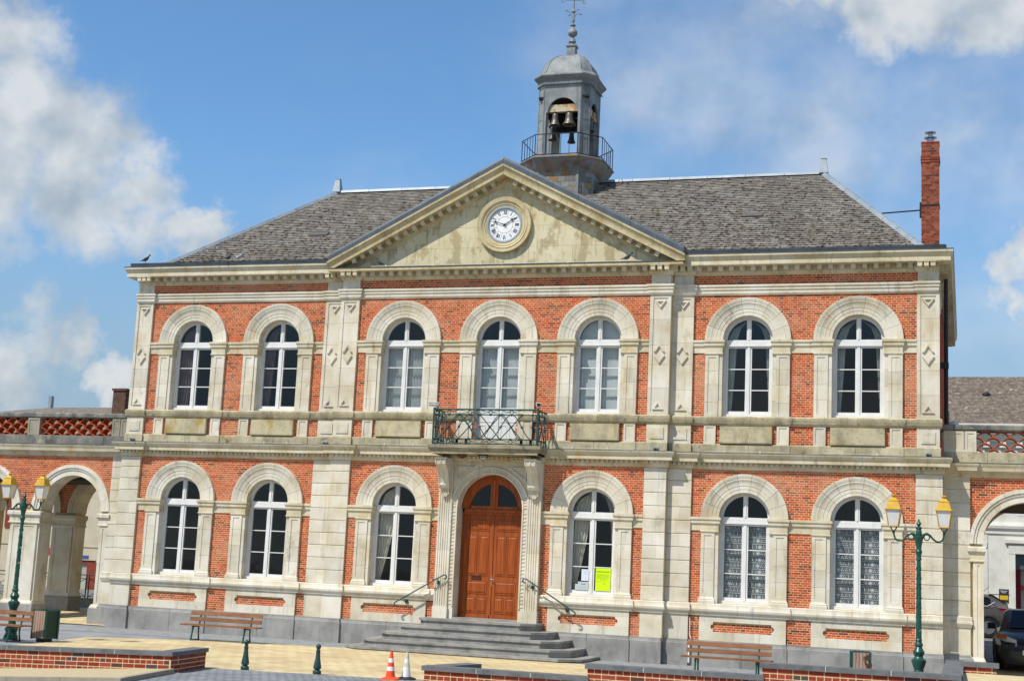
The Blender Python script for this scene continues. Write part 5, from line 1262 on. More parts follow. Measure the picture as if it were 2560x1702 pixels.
notice('small grey card at the left foot of the bottom left pane', x0-.40, 1.625, .068, .14, m_paper2, m_print2, [])
m_lbar = mat('cream_plastic', [lin(196, 190, 174), lin(206, 200, 186)], 4, .6)
# handrails
def handrail(s, label):
    t = thing('handrail', label, 'handrail', (0, 0, 0), 0, 'handrails of the steps')
    pts = []
    # from the curl at the top to the curl at the foot
    top, bot = Vector((s*1.08, -.26, 1.83)), Vector((s*2.33, -.26, 1.10))
    d = (bot-top).normalized()
    c1 = [(top.x-s*.05+s*.05*math.cos(R(a))*1, -.26, top.z-.04+.05*math.sin(R(a))) for a in (250, 200, 150, 110, 70)]
    c1 = [Vector((top.x-s*.03-s*.05*math.cos(R(a)), -.26, top.z-.05+.05*math.sin(R(a)))) for a in (-110, -60, -20, 20, 60)]
    c2 = [Vector((bot.x-s*.0+s*.045*math.cos(R(a)), -.26, bot.z-.05+.045*math.sin(R(a)))) for a in (60, 10, -40, -90, -140)]
    MB().tube(c1+[top, bot]+c2, .017, 8).build('rail', m_dgreen, t, True)
    for f in (.13, .83):
        p = top+(bot-top)*f; MB().tube([p, p+Vector((0, 0, -.1)), p+Vector((0, .17, -.1))], .009, 6).box(p.x-.035, p.x+.035, -.10 if f > .5 else -.18, -.02, p.z-.15, p.z-.06).build('bracket', m_dgreen, t)
handrail(-1, 'green iron handrail with curled ends left of the entrance'); handrail(1, 'green iron handrail with curled ends right of the entrance')
# lamp under the balcony, swallow nest, stick
t = thing('bulkhead_lamp', 'caged black lamp under the balcony slab', 'lamp', (-.10, -.5, 4.835))
MB().lathe([(.0, -.13), (.05, -.125), (.09, -.09), (.10, -.02), (.10, 0)], 14).build('glass_bowl', m_frost, t, True)
mb = MB()
for k in range(8): mb.tube([(.115*math.cos(k*.785), .115*math.sin(k*.785), 0), (.105*math.cos(k*.785), .105*math.sin(k*.785), -.09), (0, 0, -.145)], .006, 5)
mb.tube([(.112*math.cos(k*.5236), .112*math.sin(k*.5236), -.05) for k in range(12)], .006, 5, True); mb.lathe([(.13, -.02), (.13, 0)], 14); mb.build('cage', m_black, t)
mb = MB(); mb.lathe([(.02, -.11), (.08, -.09), (.125, -.045), (.14, 0)], 12); tag(mb.build('swallow_nest', mat('mud', [lin(84, 62, 40), lin(110, 84, 56)], 20, .95, bump=.8), None, False, (-.66, -.55, 4.842)), 'brown mud swallow nest under the balcony slab', 'nest')
tag(MB().tube([(-.27, -.86, 6.05), (-.02, -.86, 5.07)], [.012, .017], 7).build('wooden_stick', mat('old_wood', [lin(104, 88, 74), lin(128, 110, 94)], 8, .8)), 'weathered wooden stick leaning on the balcony railing', 'stick')
def secam(x, rz, label):
    t = thing('security_camera', label, 'camera', (x, -.80, 5.97), rz, 'security cameras on the balcony')
    MB().tube([(0, -.14, .10), (0, .0, .105), (0, .10, .10)], [.055, .062, .05], 14).box(-.065, .065, -.15, .08, .135, .155).build('housing', m_white, t, True)
    MB().tube([(0, -.146, .10), (0, -.139, .10)], .048, 14).build('lens', m_black, t); MB().tube([(0, .04, .05), (0, .04, -.02)], .016, 8).build('bracket', m_white, t)
secam(-1.37, R(-70), 'white security camera at the left corner of the balcony'); secam(1.37, R(20), 'white security camera at the right corner of the balcony')
for x, nm in ((-10.62, 'at the left corner'), (-4.75, 'beside the left pilasters'), (4.2, 'beside the right pilasters'), (10.6, 'at the right corner')):
    t = thing('spotlight', 'small grey spotlight on the ledge '+nm, 'spotlight', (x, plane(x)-.16, 5.065), R(25), 'spotlights on the ledge')
    MB().tube([(-.05, -.02, .07), (.06, .02, .055)], [.03, .05], 12).build('housing', m_zinc, t); MB().tube([(.062, .021, .055), (.066, .022, .0545)], .042, 12).build('lens', m_black, t); MB().box(-.02, .02, -.03, .03, -.005, .03).build('bracket', m_black, t)
for a, b, nm in ((-9.9, -8.4, 'left end of the ledge'), (-6.9, -5.4, 'second bay of the ledge'), (-3.4, -1.6, 'ledge left of the balcony'), (1.6, 3.6, 'ledge right of the balcony'), (5.4, 7.3, 'sixth bay of the ledge'), (8.2, 10.0, 'right end of the ledge')):
    y = plane((a+b)/2)-.15; t = thing('light_bar', 'slim white lighting strip on the '+nm, 'light', ((a+b)/2, y, 5.075), 0, 'lighting strips on the ledges'); h = (b-a)/2
    MB().box(-h, h, -.018, .018, .010, .024).build('profile', m_lbar, t)
    for u in (-.5, .4): MB().box(h*u-.02, h*u+.02, -.015, .03, -.02, .05).build('clip', m_lbar, t)
for k, (a, b) in enumerate(((-3.6, -1.9), (-1.7, 0), (.1, 1.75), (1.85, 3.75))):
    t = thing('light_bar', 'slim white lighting strip on the pediment cornice, %s from the left' % ('first', 'second', 'third', 'fourth')[k], 'light', ((a+b)/2, -.26, 9.785), 0, 'lighting strips on the ledges'); h = (b-a)/2
    MB().box(-h, h, -.018, .018, .006, .022).build('profile', m_lbar, t)
    for u in (-.5, .4): MB().box(h*u-.02, h*u+.02, -.015, .03, -.01, .05).build('clip', m_lbar, t)
# dry weeds on the ledges
m_weed = mat('dry_weed', [lin(130, 108, 70), lin(160, 138, 92)], 20, .9)
for x, nm in ((-7.65, 'left'), (7.75, 'right')):
    mb = MB()
    for k in range(13):
        a = R(-75+150*k/12); L = rng.uniform(.16, .26); mb.tube([(0, 0, 0), (math.sin(a)*L*.6, rng.uniform(-.04, .02), math.cos(a)*L*.6), (math.sin(a)*L, rng.uniform(-.08, .0), math.cos(a)*L*.85)], [.006, .005, .002], 4)
    tag(mb.build('dry_weed', m_weed, None, False, (x, WY-.14, 5.07)), 'dry weed sprouting on the ledge of the %s wing' % nm, 'plant', 'weeds on the ledge')
# wall conduit beside the right wing pilaster
tag(MB().tube([(5.12, .12, 1.1), (5.12, .12, .70), (5.16, .10, .62)], .012, 6).box(5.10, 5.14, .05, .1, .05, .55).build('cable_conduit', m_white), 'thin white cable conduit at the foot of the wing beside the bench', 'conduit')
# rain pipe on the right flank
tag(MB().tube([(11.0, 1.2, 9.5), (11.0, 1.2, 5.3)], .05, 10).box(10.86, 11.06, 1.12, 1.28, 7.3, 7.45).build('rain_pipe', m_black), 'black rain pipe on the right flank wall above the arcade', 'pipe')
# pigeons
def pigeon(label, loc, rz, m, head=1.0):
    t = thing('pigeon', label, 'pigeon', loc, rz, 'pigeons on the roof')
    mb = MB(); S_ = [(-.16, .05, .012, .006), (-.10, .065, .022, .012), (-.05, .085, .045, .035), (.0, .105, .058, .052), (.05, .125, .055, .055), (.085, .16, .036, .036), (.10, .20, .026, .026), (.115, .225, .026, .026), (.135, .228, .018, .018), (.15, .222, .006, .006)]
    mb.loft([[(x, w_*math.cos(k*.6283), z+h*math.sin(k*.6283)) for k in range(10)] for x, z, w_, h in S_]); mb.build('body', m, t, 'all')
    mb = MB(); mb.tube([(.15, 0, .222), (.172, 0, .214)], [.006, .002], 5); mb.build('beak', m_black, t)
    for s in (-1, 1): MB().tube([(.0, s*.02, .07), (.005, s*.02, .004), (.03, s*.02, .002)], .005, 5).build('leg', m_terra, t)
pigeon('dark pigeon standing at the left end of the gutter', (-10.55, -.18, 10.062), R(10), m_pig)
pigeon('dark pigeon upright on the left gutter below the slates', (-7.95, -.17, 10.062), R(80), m_pig)
pigeon('pale grey pigeon on the left gutter beside a darker one', (-7.62, -.17, 10.062), R(15), m_pig2)
pigeon('dark pigeon crouching at the left corner of the pediment', (-3.35, -.22, 9.80), R(170), m_pig)
pigeon('dark pigeon lying at the right corner of the pediment', (3.35, -.22, 9.80), R(20), m_pig)
# ================================================================ forecourt furniture
def bollard(x, y, label):
    t = thing('bollard', label, 'bollard', (x, y, GZ+.016), 0, 'green bollards')
    MB().lathe([(.075, 0), (.078, .01), (.078, .05), (.07, .06), (.05, .075), (.045, .085), (.07, .10), (.074, .115), (.07, .15), (.058, .21), (.046, .28), (.039, .35), (.036, .385)], 18).build('post', m_dgreen, t, True)
    MB().lathe([(.036, .385), (.042, .39), (.042, .40), (.036, .405), (.042, .41), (.042, .42), (.03, .43), (.03, .445)], 18).build('collar', m_dgreen, t, True)
    MB().lathe([(.03*0+.012, .44)]+[(.048*math.cos(R(a)), .49+.05*math.sin(R(a))) for a in range(-80, 81, 16)]+[(.004, .541)], 16).build('ball', m_dgreen, t, True)
bollard(-1.19, -10.25, 'green bollard with ball top in front of the bench'); bollard(.17, -10.05, 'green bollard with ball top between the bench and the cones')
m_or = mat('orange_plastic', [lin(232, 74, 30), lin(244, 86, 40)], 6, .5, .4); m_cw = mat('white_reflective', [lin(222, 222, 218), lin(232, 232, 230)], 6, .5, .4); m_cy = mat('yellowed_plastic', [lin(196, 190, 160), lin(220, 216, 196)], 8, .6, .3); m_rub = mat('black_rubber', [lin(34, 36, 40), lin(48, 50, 54)], 8, .8)
def cone(x, y, label, cols, base, H=.49):
    t = thing('traffic_cone', label, 'traffic cone', (x, y, GZ+.016), R(8), 'traffic cones'); bands_ = [0, .26, .42, .58, .74, 1]
    rad = lambda f: .088-.066*f
    for k in range(5):
        f0, f1 = bands_[k], bands_[k+1]; MB().lathe([(rad(f0), .035+f0*(H-.035)), (rad(f1), .035+f1*(H-.035)-.0005)], 20).build('sleeve' if k % 2 else 'cone_body', cols[k], t, True)
    MB().loft([[(x_*.16, y_*.16, 0) for x_, y_ in ((-1, -.7), (-.7, -1), (.7, -1), (1, -.7), (1, .7), (.7, 1), (-.7, 1), (-1, .7))], [(x_*.155, y_*.155, .02) for x_, y_ in ((-1, -.7), (-.7, -1), (.7, -1), (1, -.7), (1, .7), (.7, 1), (-.7, 1), (-1, .7))], [(.088*math.cos(R(a)), .088*math.sin(R(a)), .05) for a in (-145, -125, -55, -35, 35, 55, 125, 145)]]).build('base', base, t)
cone(1.60, -10.02, 'orange and white striped traffic cone', [m_or, m_cw, m_or, m_cw, m_or], m_or); cone(1.80, -9.76, 'faded white traffic cone with black base behind the orange one', [m_cw, m_cw, m_cy, m_cw, m_cy], m_rub, .475)
# benches
def bench(x, y, rz, label, L=2.0, h=.39):
    t = thing('bench', label, 'bench', (x, y, GZ+.01), rz, 'park benches'); k = h/.39
    for z, yy, x0_, x1_ in ((.355, -.28, -L/2, L/2), (.36, -.14, -L/2, L/2), (.355, 0.0, -L/2, L/2)):
        MB().box(x0_, x1_, yy-.055, yy+.055, z*k, z*k+.032).build('seat_slat', m_slatw, t)
    for z, yy in ((.50, .11), (.645, .15)): mb = MB(); mb.obox((0, yy, z*k), (1, 0, 0), (0, .96, -.27), (0, .27, .96), L/2*.95, .014, .045*k); mb.build('back_slat', m_slatw, t)
    for s in (-1, 1):
        u = s*(L/2-.32); mb = MB()
        def bar(pts, w=.02):
            mb.tube([(u, a, b*k) for a, b in pts], w, 6)
        bar([(-.34, 0), (-.28, .20), (-.25, .33)], [.024, .022, .028]); bar([(.10, 0), (.06, .2), (.06, .33)], [.022, .018, .024]); bar([(-.30, .335), (.0, .335), (.08, .36), (.12, .50), (.17, .69)], .02); bar([(-.32, .02), (.10, .02)], .012)
        mb.build('leg', m_green, t, True)
bench(-5.85, -2.65, R(4), 'wooden slat bench on green iron legs in front of the left wing'); bench(6.5, -2.75, R(0), 'wooden slat bench on green iron legs partly behind the right hand wall', 1.96)
bench(-8.95, -7.35, R(-2), 'wooden slat bench cut by the left edge of the photo', 2.0, .37)
bench(9.72, -4.9, R(90), 'wooden slat bench end beside the right hand litter bin', 1.6, .40)
# litter bins
m_bslat = mat('bin_wood', [lin(150, 122, 108), lin(176, 148, 132)], 3, .75, .2, vec=(8, 8, .8), orand=.1)
def bin_(x, y, rz, label):
    t = thing('litter_bin', label, 'litter bin', (x, y, GZ+.01), rz, 'litter bins'); w = .19; H0, H1 = .07, .69
    MB().box(-.12, .12, -.12, .12, 0, .07).build('foot', m_black, t)
    MB().box(-w+.02, w-.02, -w+.02, w-.02, H0, H1-.03).build('liner', mat('bin_mesh', [lin(22, 52, 44), lin(60, 84, 70)], 60, .6), t) if 'bin_mesh' not in MATS else MB().box(-w+.02, w-.02, -w+.02, w-.02, H0, H1-.03).build('liner', MATS['bin_mesh'], t)
    for sx in (-1, 1):
        for sy in (-1, 1): MB().box(sx*w-.02, sx*w+.02, sy*w-.02, sy*w+.02, H0-.01, H1).build('corner_post', m_green, t)
    for z in (H0, H1-.03):
        mb = MB(); mb.box(-w-.005, w+.005, -w-.005, -w+.02, z, z+.03).box(-w-.005, w+.005, w-.02, w+.005, z, z+.03).box(-w-.005, -w+.02, -w+.02, w-.02, z, z+.03).box(w-.02, w+.005, -w+.02, w-.02, z, z+.03)
        mb.build('rim', m_green, t)
    for k in range(5): u = -w+.05+k*(2*w-.1)/4; MB().box(u-.03, u+.03, -w-.012, -w+.008, H0+.02, H1-.02).build('slat', m_bslat, t)
    mb = MB()
    for k in range(16): z = H0+.045+k*.036; mb.box(w-.004, w+.002, -w+.02, w-.02, z, z+.014).box(-w-.002, -w+.004, -w+.02, w-.02, z, z+.014)
    mb.build('grille', m_green, t)
bin_(-8.02, -6.75, R(-10), 'green litter bin with wooden slats beside the left lamp post'); bin_(9.3, -2.7, R(8), 'green litter bin with wooden slats behind the right hand wall')
# lamp posts
def lamp(x, y, rz, label, rl):
    t = thing('street_lamp', label, 'street lamp', (x, y, GZ+.006), rz, 'twin lantern street lamps')
    prof = [(.155, 0), (.16, .02), (.155, .08), (.135, .12), (.12, .16), (.13, .20), (.15, .24), (.10, .30), (.085, .36), (.078, .40), (.078, .62), (.085, .64), (.078, .66), (.10, .72), (.125, .80), (.125, .83), (.08, .86), (.07, .89), (.095, .94), (.10, .97), (.075, 1.01), (.055, 1.05), (.075, 1.08), (.07, 1.10), (.052, 1.14), (.06, 1.17), (.05, 1.19)]
    MB().lathe(prof, 20).build('base', m_green, t, True)
    mb = MB(); mb.lathe([(.05, 1.18), (.042, 2.2), (.036, 2.55)], 14)
    for s in range(2):
        mb.tube([(.047*math.cos(k*.45+s*3.1416)*(1-.1*k/40), .047*math.sin(k*.45+s*3.1416)*(1-.1*k/40), 1.22+k*.024) for k in range(52)], .007, 5)
    mb.build('shaft', m_green, t, True)
    MB().lathe([(.036, 2.54), (.052, 2.56), (.045, 2.58), (.04, 2.62), (.058, 2.68), (.062, 2.70), (.045, 2.73), (.05, 2.80), (.068, 2.88), (.075, 2.92), (.08, 2.935), (.08, 2.96), (.05, 2.97), (.055, 3.0), (.048, 3.06), (.04, 3.08), (.055, 3.10), (.05, 3.12), (.022, 3.14), (.045, 3.18), (.03, 3.215), (.012, 3.23), (.018, 3.245), (.004, 3.265)], 16).build('head', m_green, t, True)
    for s in (-1, 1):
        pts = [(.03, 2.93), (.08, 3.0), (.14, 3.015), (.19, 2.985), (.24, 2.92), (.30, 2.875), (.36, 2.875), (.405, 2.91), (.425, 2.98), (.43, 3.03)]
        MB().tube([(s*a, 0, b) for a, b in pts], [.02, .02, .018, .018, .018, .018, .018, .018, .016, .02], 8).tube([(s*(.135+.048*math.cos(k*.5236)), 0, 2.945+.05*math.sin(k*.5236)) for k in range(12)], .011, 6, True).build('arm', m_green, t, True)
        MB().lathe([(.02, 3.0), (.026, 3.03), (.02, 3.05)], 10, (s*.43, 0, 0)).build('socket', m_green, t, True)
        c = Vector((s*.43, 0, 0)); rq = R(rl)
        sq = lambda w, z: [(c.x+w*math.cos(rq+R(45+90*k)), c.y+w*math.sin(rq+R(45+90*k)), z) for k in range(4)]
        q2 = math.sqrt(2)
        mb = MB()
        for k in range(4): a = rq+R(45+90*k); mb.tube([(c.x, c.y, 3.04), (c.x+.05*math.cos(a), c.y+.05*math.sin(a), 3.07), (c.x+.075*math.cos(a), c.y+.075*math.sin(a), 3.12), (c.x+.105*math.cos(a), c.y+.105*math.sin(a), 3.125)], .008, 5)
        mb.build('cradle', m_black, t)
        ln = MB().loft([sq(.078*q2, 3.14), sq(.122*q2, 3.415)]).build('lantern_glass', m_frost, t)
        mb = MB(); A_, B_ = sq(.082*q2, 3.125), sq(.126*q2, 3.42)
        for k in range(4): mb.tube([A_[k], B_[k]], .008, 5); mb.tube([A_[k], A_[(k+1) % 4]], .010, 5)
        mb.build('lantern_frame', m_gold, t)
        MB().loft([sq(.147*q2, 3.415), sq(.147*q2, 3.428), sq(.126*q2, 3.44), sq(.090*q2, 3.56), sq(.094*q2, 3.565), sq(.094*q2, 3.575), sq(.06*q2, 3.60), sq(.035*q2, 3.63)]).lathe([(.03, 3.62), (.028, 3.65), (.05, 3.665), (.05, 3.675), (.01, 3.69)], 12, (c.x, c.y, 0)).build('lantern_roof', m_gold, t)
lamp(-8.80, -6.88, R(2), 'green twin street lamp with yellow topped lanterns before the left arcade', 0); lamp(10.65, -8.0, R(1), 'green twin street lamp with yellow topped lanterns at the right corner of the hall', -4)
# ================================================================ low brick walls
m_cop = mat('grey_coping', [lin(88, 90, 92), lin(104, 106, 108), lin(112, 114, 116)], 5, .75, .25, orand=.06, bump=.15, bscale=90)
m_joint = mat('pale_joint', [lin(196, 192, 180), lin(212, 208, 196)], 9, .9)
m_mortar2 = mat('yellow_mortar', [lin(206, 184, 140), lin(220, 200, 156)], 6, .95, bump=.3)
def lowwall(label, a, b, ztop, zbot, thick=.24, ch=.075, slope=0, ends=(), cap=True, first='s', joints=1.05, back=True):
    """straight wall from a to b (plan, front face line, front on the right of a->b)"""
    a, b = Vector((a[0], a[1], 0)), Vector((b[0], b[1], 0)); L = (b-a).length; U = (b-a)/L; Nn = Vector((U.y, -U.x, 0)); rz = math.atan2(U.y, U.x)
    t = thing('low_wall', label, 'low wall', a, rz, 'low brick walls of the forecourt')
    # own frame: x along, y=-out, z up; slope shears z with x
    zt = ztop-ch
    H = .0765; nrow = int(math.ceil((zt-zbot)/H)); mw = MB(); mw.box(.003, L-.003, -.0005, thick, zbot, zt)
    for i, v in enumerate(mw.v): mw.v[i] = (v[0], v[1], v[2]+slope*v[0])
    mw.build('mortar_core', m_mortar2, t)
    for face in ('f',)+tuple(ends):
        FL = L if face == 'f' else thick
        for r in range(nrow):
            z1 = zt-r*H-.004; z0 = z1-H+.016
            st = (r % 2 == (0 if first == 's' else 1)); p = .232 if st else .116; off = 0 if st else .058*0
            if st and (r//2) % 2: off = -.116
            n = int(FL/p)+2
            for i in range(-1, n):
                u0, u1 = max(0, i*p+off+.007), min(FL, (i+1)*p+off-.007)
                if u1-u0 < .03: continue
                col = rng.choices(PAL_NEW, WT_NEW)[0]; m_ = brick_mesh(round(u1-u0, 3), round(z1-z0, 3), .035, col, m_brick2); um, zm = (u0+u1)/2, (z0+z1)/2
                if face == 'f': link('brick', m_, t, (um, .035-.004, zm+slope*um), (0, -math.atan(slope), 0))
                elif face == 'r': link('brick', m_, t, (L-.035+.002, um, zm+slope*L), (0, 0, R(90)))
                else: link('brick', m_, t, (.035-.002, thick-um, zm), (0, 0, R(-90)))
    if cap:
        n = max(1, round(L/joints)); ov = .035
        for i in range(n):
            u0, u1 = (i*L/n if i else -ov), ((i+1)*L/n-.012 if i < n-1 else L+ov)
            mb = MB(); mb.box(u0, u1, -ov, thick+ov, zt+.001, ztop); mb.v = [(x, y, z+slope*x) for x, y, z in mb.v]; mb.build('coping_stone', m_cop, t)
            if i < n-1: mb = MB(); mb.box(u1, u1+.012, -ov+.003, thick+ov-.003, zt+.002, ztop-.002); mb.v = [(x, y, z+slope*x) for x, y, z in mb.v]; mb.build('mortar_joint', m_joint, t)
    return t
FY = -12.0
lowwall('low brick wall with grey coping at the lower left, sloping down to the left', (-9.5, FY), (-1.70, FY), .343-.028*7.8, -.45, slope=.028, ends=('r',))
lowwall('short brick return of the lower left wall running back from its corner', (-1.70, FY+.26), (-1.90, FY+1.55), .345, GZ, ends=('r',), joints=2)
lowwall('lowest of the stepped brick walls at the right, nearest the cones', (2.99, FY), (5.735, FY), .41, -.2, ends=('l',), joints=.95)
lowwall('short return of the wall beside the cones', (3.24, FY+1.4), (3.0, FY+.27), .405, GZ, joints=2)
lowwall('middle step of the right hand brick walls below the bench', (5.74, FY), (8.475, FY), .61, -.2, ends=('l',), first='h', joints=.9)
lowwall('highest long step of the right hand brick walls before the lamp', (8.48, FY), (11.34, FY), .80, -.2, ends=('l',), joints=.95)
lowwall('grey capped wall running back from the right end of the stepped walls', (11.12, FY+5.2), (11.12, FY+.28), .79, GZ, joints=.55)
lowwall('short brick wall with grey coping at the foot of the right arcade pier', (11.38, -9.0), (11.92, -9.0), .865, .2, ends=('r',), joints=2)
# planted bed and kerbs in front of the left wall, gravel ramp at the right
mb = MB(); mb.add([(-9.5, FY-.0, -.42), (-1.74, FY-.0, .055), (-1.24, -14.25, .045), (-9.5, -14.25, -.42)], [(3, 2, 1, 0)[::-1]]); structure(mb.build('gravel_bed', m_grav))
m_conc = mat('concrete', [lin(146, 138, 118), lin(166, 158, 138)], 6, .9, bump=.3, bscale=80)
kb = thing('kerb', 'pale concrete kerb round the gravel bed at the lower left', 'kerb', (0, 0, 0))
for i in range(6):
    xa, xb = -1.24-i*1.0, -2.24-i*1.0+.008; za, zb = .065-(i)*.0575, .065-(i+1)*.0575
    MB().add([(xa, -14.42, za-.4), (xb, -14.42, zb-.4), (xb, -14.42, zb), (xa, -14.42, za), (xa, -14.25, za-.4), (xb, -14.25, zb-.4), (xb, -14.25, zb), (xa, -14.25, za)], [(0, 1, 2, 3)[::-1], (3, 2, 6, 7)[::-1], (4, 7, 6, 5)[::-1], (0, 3, 7, 4)[::-1], (1, 5, 6, 2)[::-1]]).build('kerb_stone', m_conc, kb)
MB().add([(-1.72, -12.03, -.1), (-1.24, -14.42, -.1), (-1.14, -14.42, -.1), (-1.60, -12.03, -.1), (-1.72, -12.03, .065), (-1.24, -14.42, .065), (-1.14, -14.42, .065), (-1.60, -12.03, .065)], [(0, 3, 2, 1), (4, 5, 6, 7), (0, 1, 5, 4), (1, 2, 6, 5), (2, 3, 7, 6), (3, 0, 4, 7)]).build('kerb_stone', m_conc, kb)
# gravel mound before the middle wall and sand paving at the right
mb = MB(); vs = []; nxx, nyy = 24, 6
for j in range(nyy+1):
    for i in range(nxx+1):
        u, v = i/nxx, j/nyy; x = 2.4+8.9*u; y = FY-.012-1.6*v; h = (.13+.24*u)*(1-v*v)-.05*v
        if u < .08: h -= (.08-u)*1.6
        vs.append((x, y, h))
mb.add(vs, [(j*(nxx+1)+i, (j+1)*(nxx+1)+i, (j+1)*(nxx+1)+i+1, j*(nxx+1)+i+1) for j in range(nyy) for i in range(nxx)]); structure(mb.build('gravel_bank', m_grav))
mb = MB(); mb.add([(11.36, FY, .45), (20, FY, .5), (20, -9.02, .69), (11.36, -9.02, .69)], [(0, 1, 2, 3)]); mb.add([(11.92, -9.02, .69), (20, -9.02, .69), (20, .3, .1), (11.92, .3, .1)], [(0, 1, 2, 3)]); structure(mb.build('sand_ramp', mat('sand_concrete', [lin(188, 170, 130), lin(204, 188, 150)], 4, .9, .15, bump=.3, bscale=90)))
# ================================================================ background houses
m_rend = mat('cream_render', [lin(186, 176, 152), lin(202, 193, 170)], 1.5, .92, .1, bump=.3, bscale=70)
m_rslate = mat('far_slate', [lin(96, 88, 82), lin(116, 107, 98), lin(128, 120, 108)], 2, .85, .2, vec=(3, 1, 14), speck=[(lin(190, 184, 168), .6, 5, .64, .7)])
m_red = mat('red_brown_paint', [lin(120, 54, 40), lin(140, 66, 48)], 5, .6)
m_wst = mat('pale_limestone', [lin(196, 194, 184), lin(212, 210, 200), lin(218, 216, 208)], 1.5, .88, .15, bump=.2, streak=[(lin(150, 144, 126), .35, .58, .76, (2, 2, .5))])
H1 = thing('house', 'cream rendered house with dark slate roof seen behind the left arcade', 'house', (0, 0, 0))
hy = 18.0
# facade with openings: door and windows set in
MB().box(-44, -24.25, hy, hy+8, -.8, 6.6).box(-23.35, -20.0, hy, hy+8, -.8, 6.6).box(-24.25, -23.35, hy, hy+8, 1.62, 6.6).box(-24.25, -23.35, hy+.3, hy+8, -.8, 1.62).build('wall', m_rend, H1)
MB().box(-44, -20, hy-.03, hy, 2.16, 2.22).build('string_course', m_rend, H1)
dr_ = MB().box(-24.25, -24.13, hy+.05, hy+.15, -.5, 1.62).box(-23.47, -23.35, hy+.05, hy+.15, -.5, 1.62).box(-24.13, -23.47, hy+.05, hy+.15, 1.46, 1.62).box(-24.13, -23.47, hy+.06, hy+.14, -.5, .0).build('door', m_red, H1)
MB().box(-24.13, -23.47, hy+.1, hy+.11, .0, 1.46).build('pane', m_glass, dr_); MB().box(-24.1, -23.5, hy+.13, hy+.135, .0, 1.46).build('net_curtain', m_curt, dr_)
for x, z0, z1 in ((-26.9, 2.9, 4.6), (-22.05, 2.45, 4.3), (-22.6, -.4, 1.5), (-29.6, 2.9, 4.6)):
    w_ = MB().box(x-.55, x+.55, hy-.012, hy+.02, z0, z1).build('window', m_white, H1); MB().box(x-.47, x+.47, hy-.02, hy-.014, z0+.08, z1-.08).build('pane', m_glass, w_)
    for s in (-1, 1): MB().box(x+s*.86-.27, x+s*.86+.27, hy-.05, hy-.008, z0-.05, z1+.05).build('shutter', m_red, H1)
MB().box(-24.02, -23.72, hy-.015, hy, 1.68, 1.82).build('number_plate', mat('blue_enamel', [lin(60, 90, 150)], 1, .4), H1)
mb = MB(); mb.add([(-45, hy-.5, 6.5), (-19.6, hy-.5, 6.5), (-19.6, hy+8.5, 6.5), (-45, hy+8.5, 6.5), (-28.6, hy+3.2, 8.42), (-21.5, hy+3.2, 8.50)], [(0, 1, 5, 4), (1, 2, 5), (2, 3, 4, 5), (3, 0, 4), (0, 3, 2, 1)])
H1r = mb.build('roof', m_rslate, H1)
MB().box(-28.72, -28.56, hy+3.1, hy+3.3, 8.3, 8.95).build('ridge_finial', m_zinc, H1r)
cc = MB(); cc.box(-24.85, -24.2, hy+2.4, hy+3.05, 7.6, 9.12).box(-24.9, -24.15, hy+2.35, hy+3.1, 9.12, 9.22); cc.build('chimney', mat('old_brick', [lin(78, 58, 48), lin(104, 76, 62)], 6, .9, bump=.5, speck=[(lin(130, 108, 84), .5, 12, .55, .62)]), H1r)
# second row behind, for the street beyond the arcade
H3 = thing('house', 'narrow pale rendered house front beyond the second left arch', 'house', (0, 0, 0))
MB().box(-46, -32, 11, 17, -.8, 6.2).build('wall', m_rend, H3); MB().add([(-46.3, 10.7, 6.2), (-31.7, 10.7, 6.2), (-31.7, 17.3, 6.2), (-46.3, 17.3, 6.2), (-46.3, 14, 7.6), (-31.7, 14, 7.6)], [(0, 1, 5, 4), (2, 3, 4, 5), (1, 2, 5), (3, 0, 4), (0, 3, 2, 1)]).build('roof', m_rslate, H3)
for x in (-44, -40.5, -37, -34): w_ = MB().box(x-.5, x+.5, 10.985, 11.02, 2.7, 4.3).build('window', m_white, H3); MB().box(x-.42, x+.42, 10.975, 10.983, 2.78, 4.22).build('pane', m_glass, w_)
# rear railing of the left arcade with a low wall
rr_ = thing('street_railing', 'green street railing with crossed bars behind the left arcade', 'railing', (0, 0, 0)); ry = 6.0
MB().box(-22, -11.2, ry+.3, ry+.5, .2, .50).build('low_brick_base', m_brick2 if False else m_conc, rr_)
for k in range(8):
    xa = -11.6-k*1.35; xb = xa-1.25; zb_ = .5
    MB().tube([(xa, ry, zb_), (xa, ry, zb_+.75)], .02, 6).tube([(xb, ry, zb_), (xb, ry, zb_+.75)], .02, 6).tube([(xa, ry, zb_+.74), (xb, ry, zb_+.74)], .018, 6).tube([(xa, ry, zb_+.62), (xb, ry, zb_+.62)], .012, 6).tube([(xa, ry, zb_+.06), (xb, ry, zb_+.06)], .012, 6).tube([(xa, ry, zb_+.06), (xb, ry, zb_+.62)], .010, 6).tube([(xa, ry, zb_+.62), (xb, ry, zb_+.06)], .010, 6).tube([((xa+xb)/2+.06*math.cos(q*.5236), ry, zb_+.34+.06*math.sin(q*.5236)) for q in range(12)], .01, 5, True).build('railing_panel', m_dgreen, rr_, True)
sg = thing('road_sign', 'red triangular road sign edged in white behind the left arcade', 'road sign', (-18.9, 8.2, .2))
MB().tube([(0, .03, 0), (0, .03, 1.9)], .03, 8).build('post', m_zinc, sg)
MB().prism([(-.42, 1.9), (0, 1.2), (.42, 1.9)], -.01, .0).build('plate_edge', m_cw, sg); MB().prism([(-.36, 1.865), (0, 1.265), (.36, 1.865)], -.016, -.0105).build('plate', mat('sign_red', [lin(206, 20, 24)], 1, .4), sg); MB().prism([(-.08, 1.78), (0, 1.62), (.08, 1.78)], -.019, -.0165).build('mark', m_cw, sg)
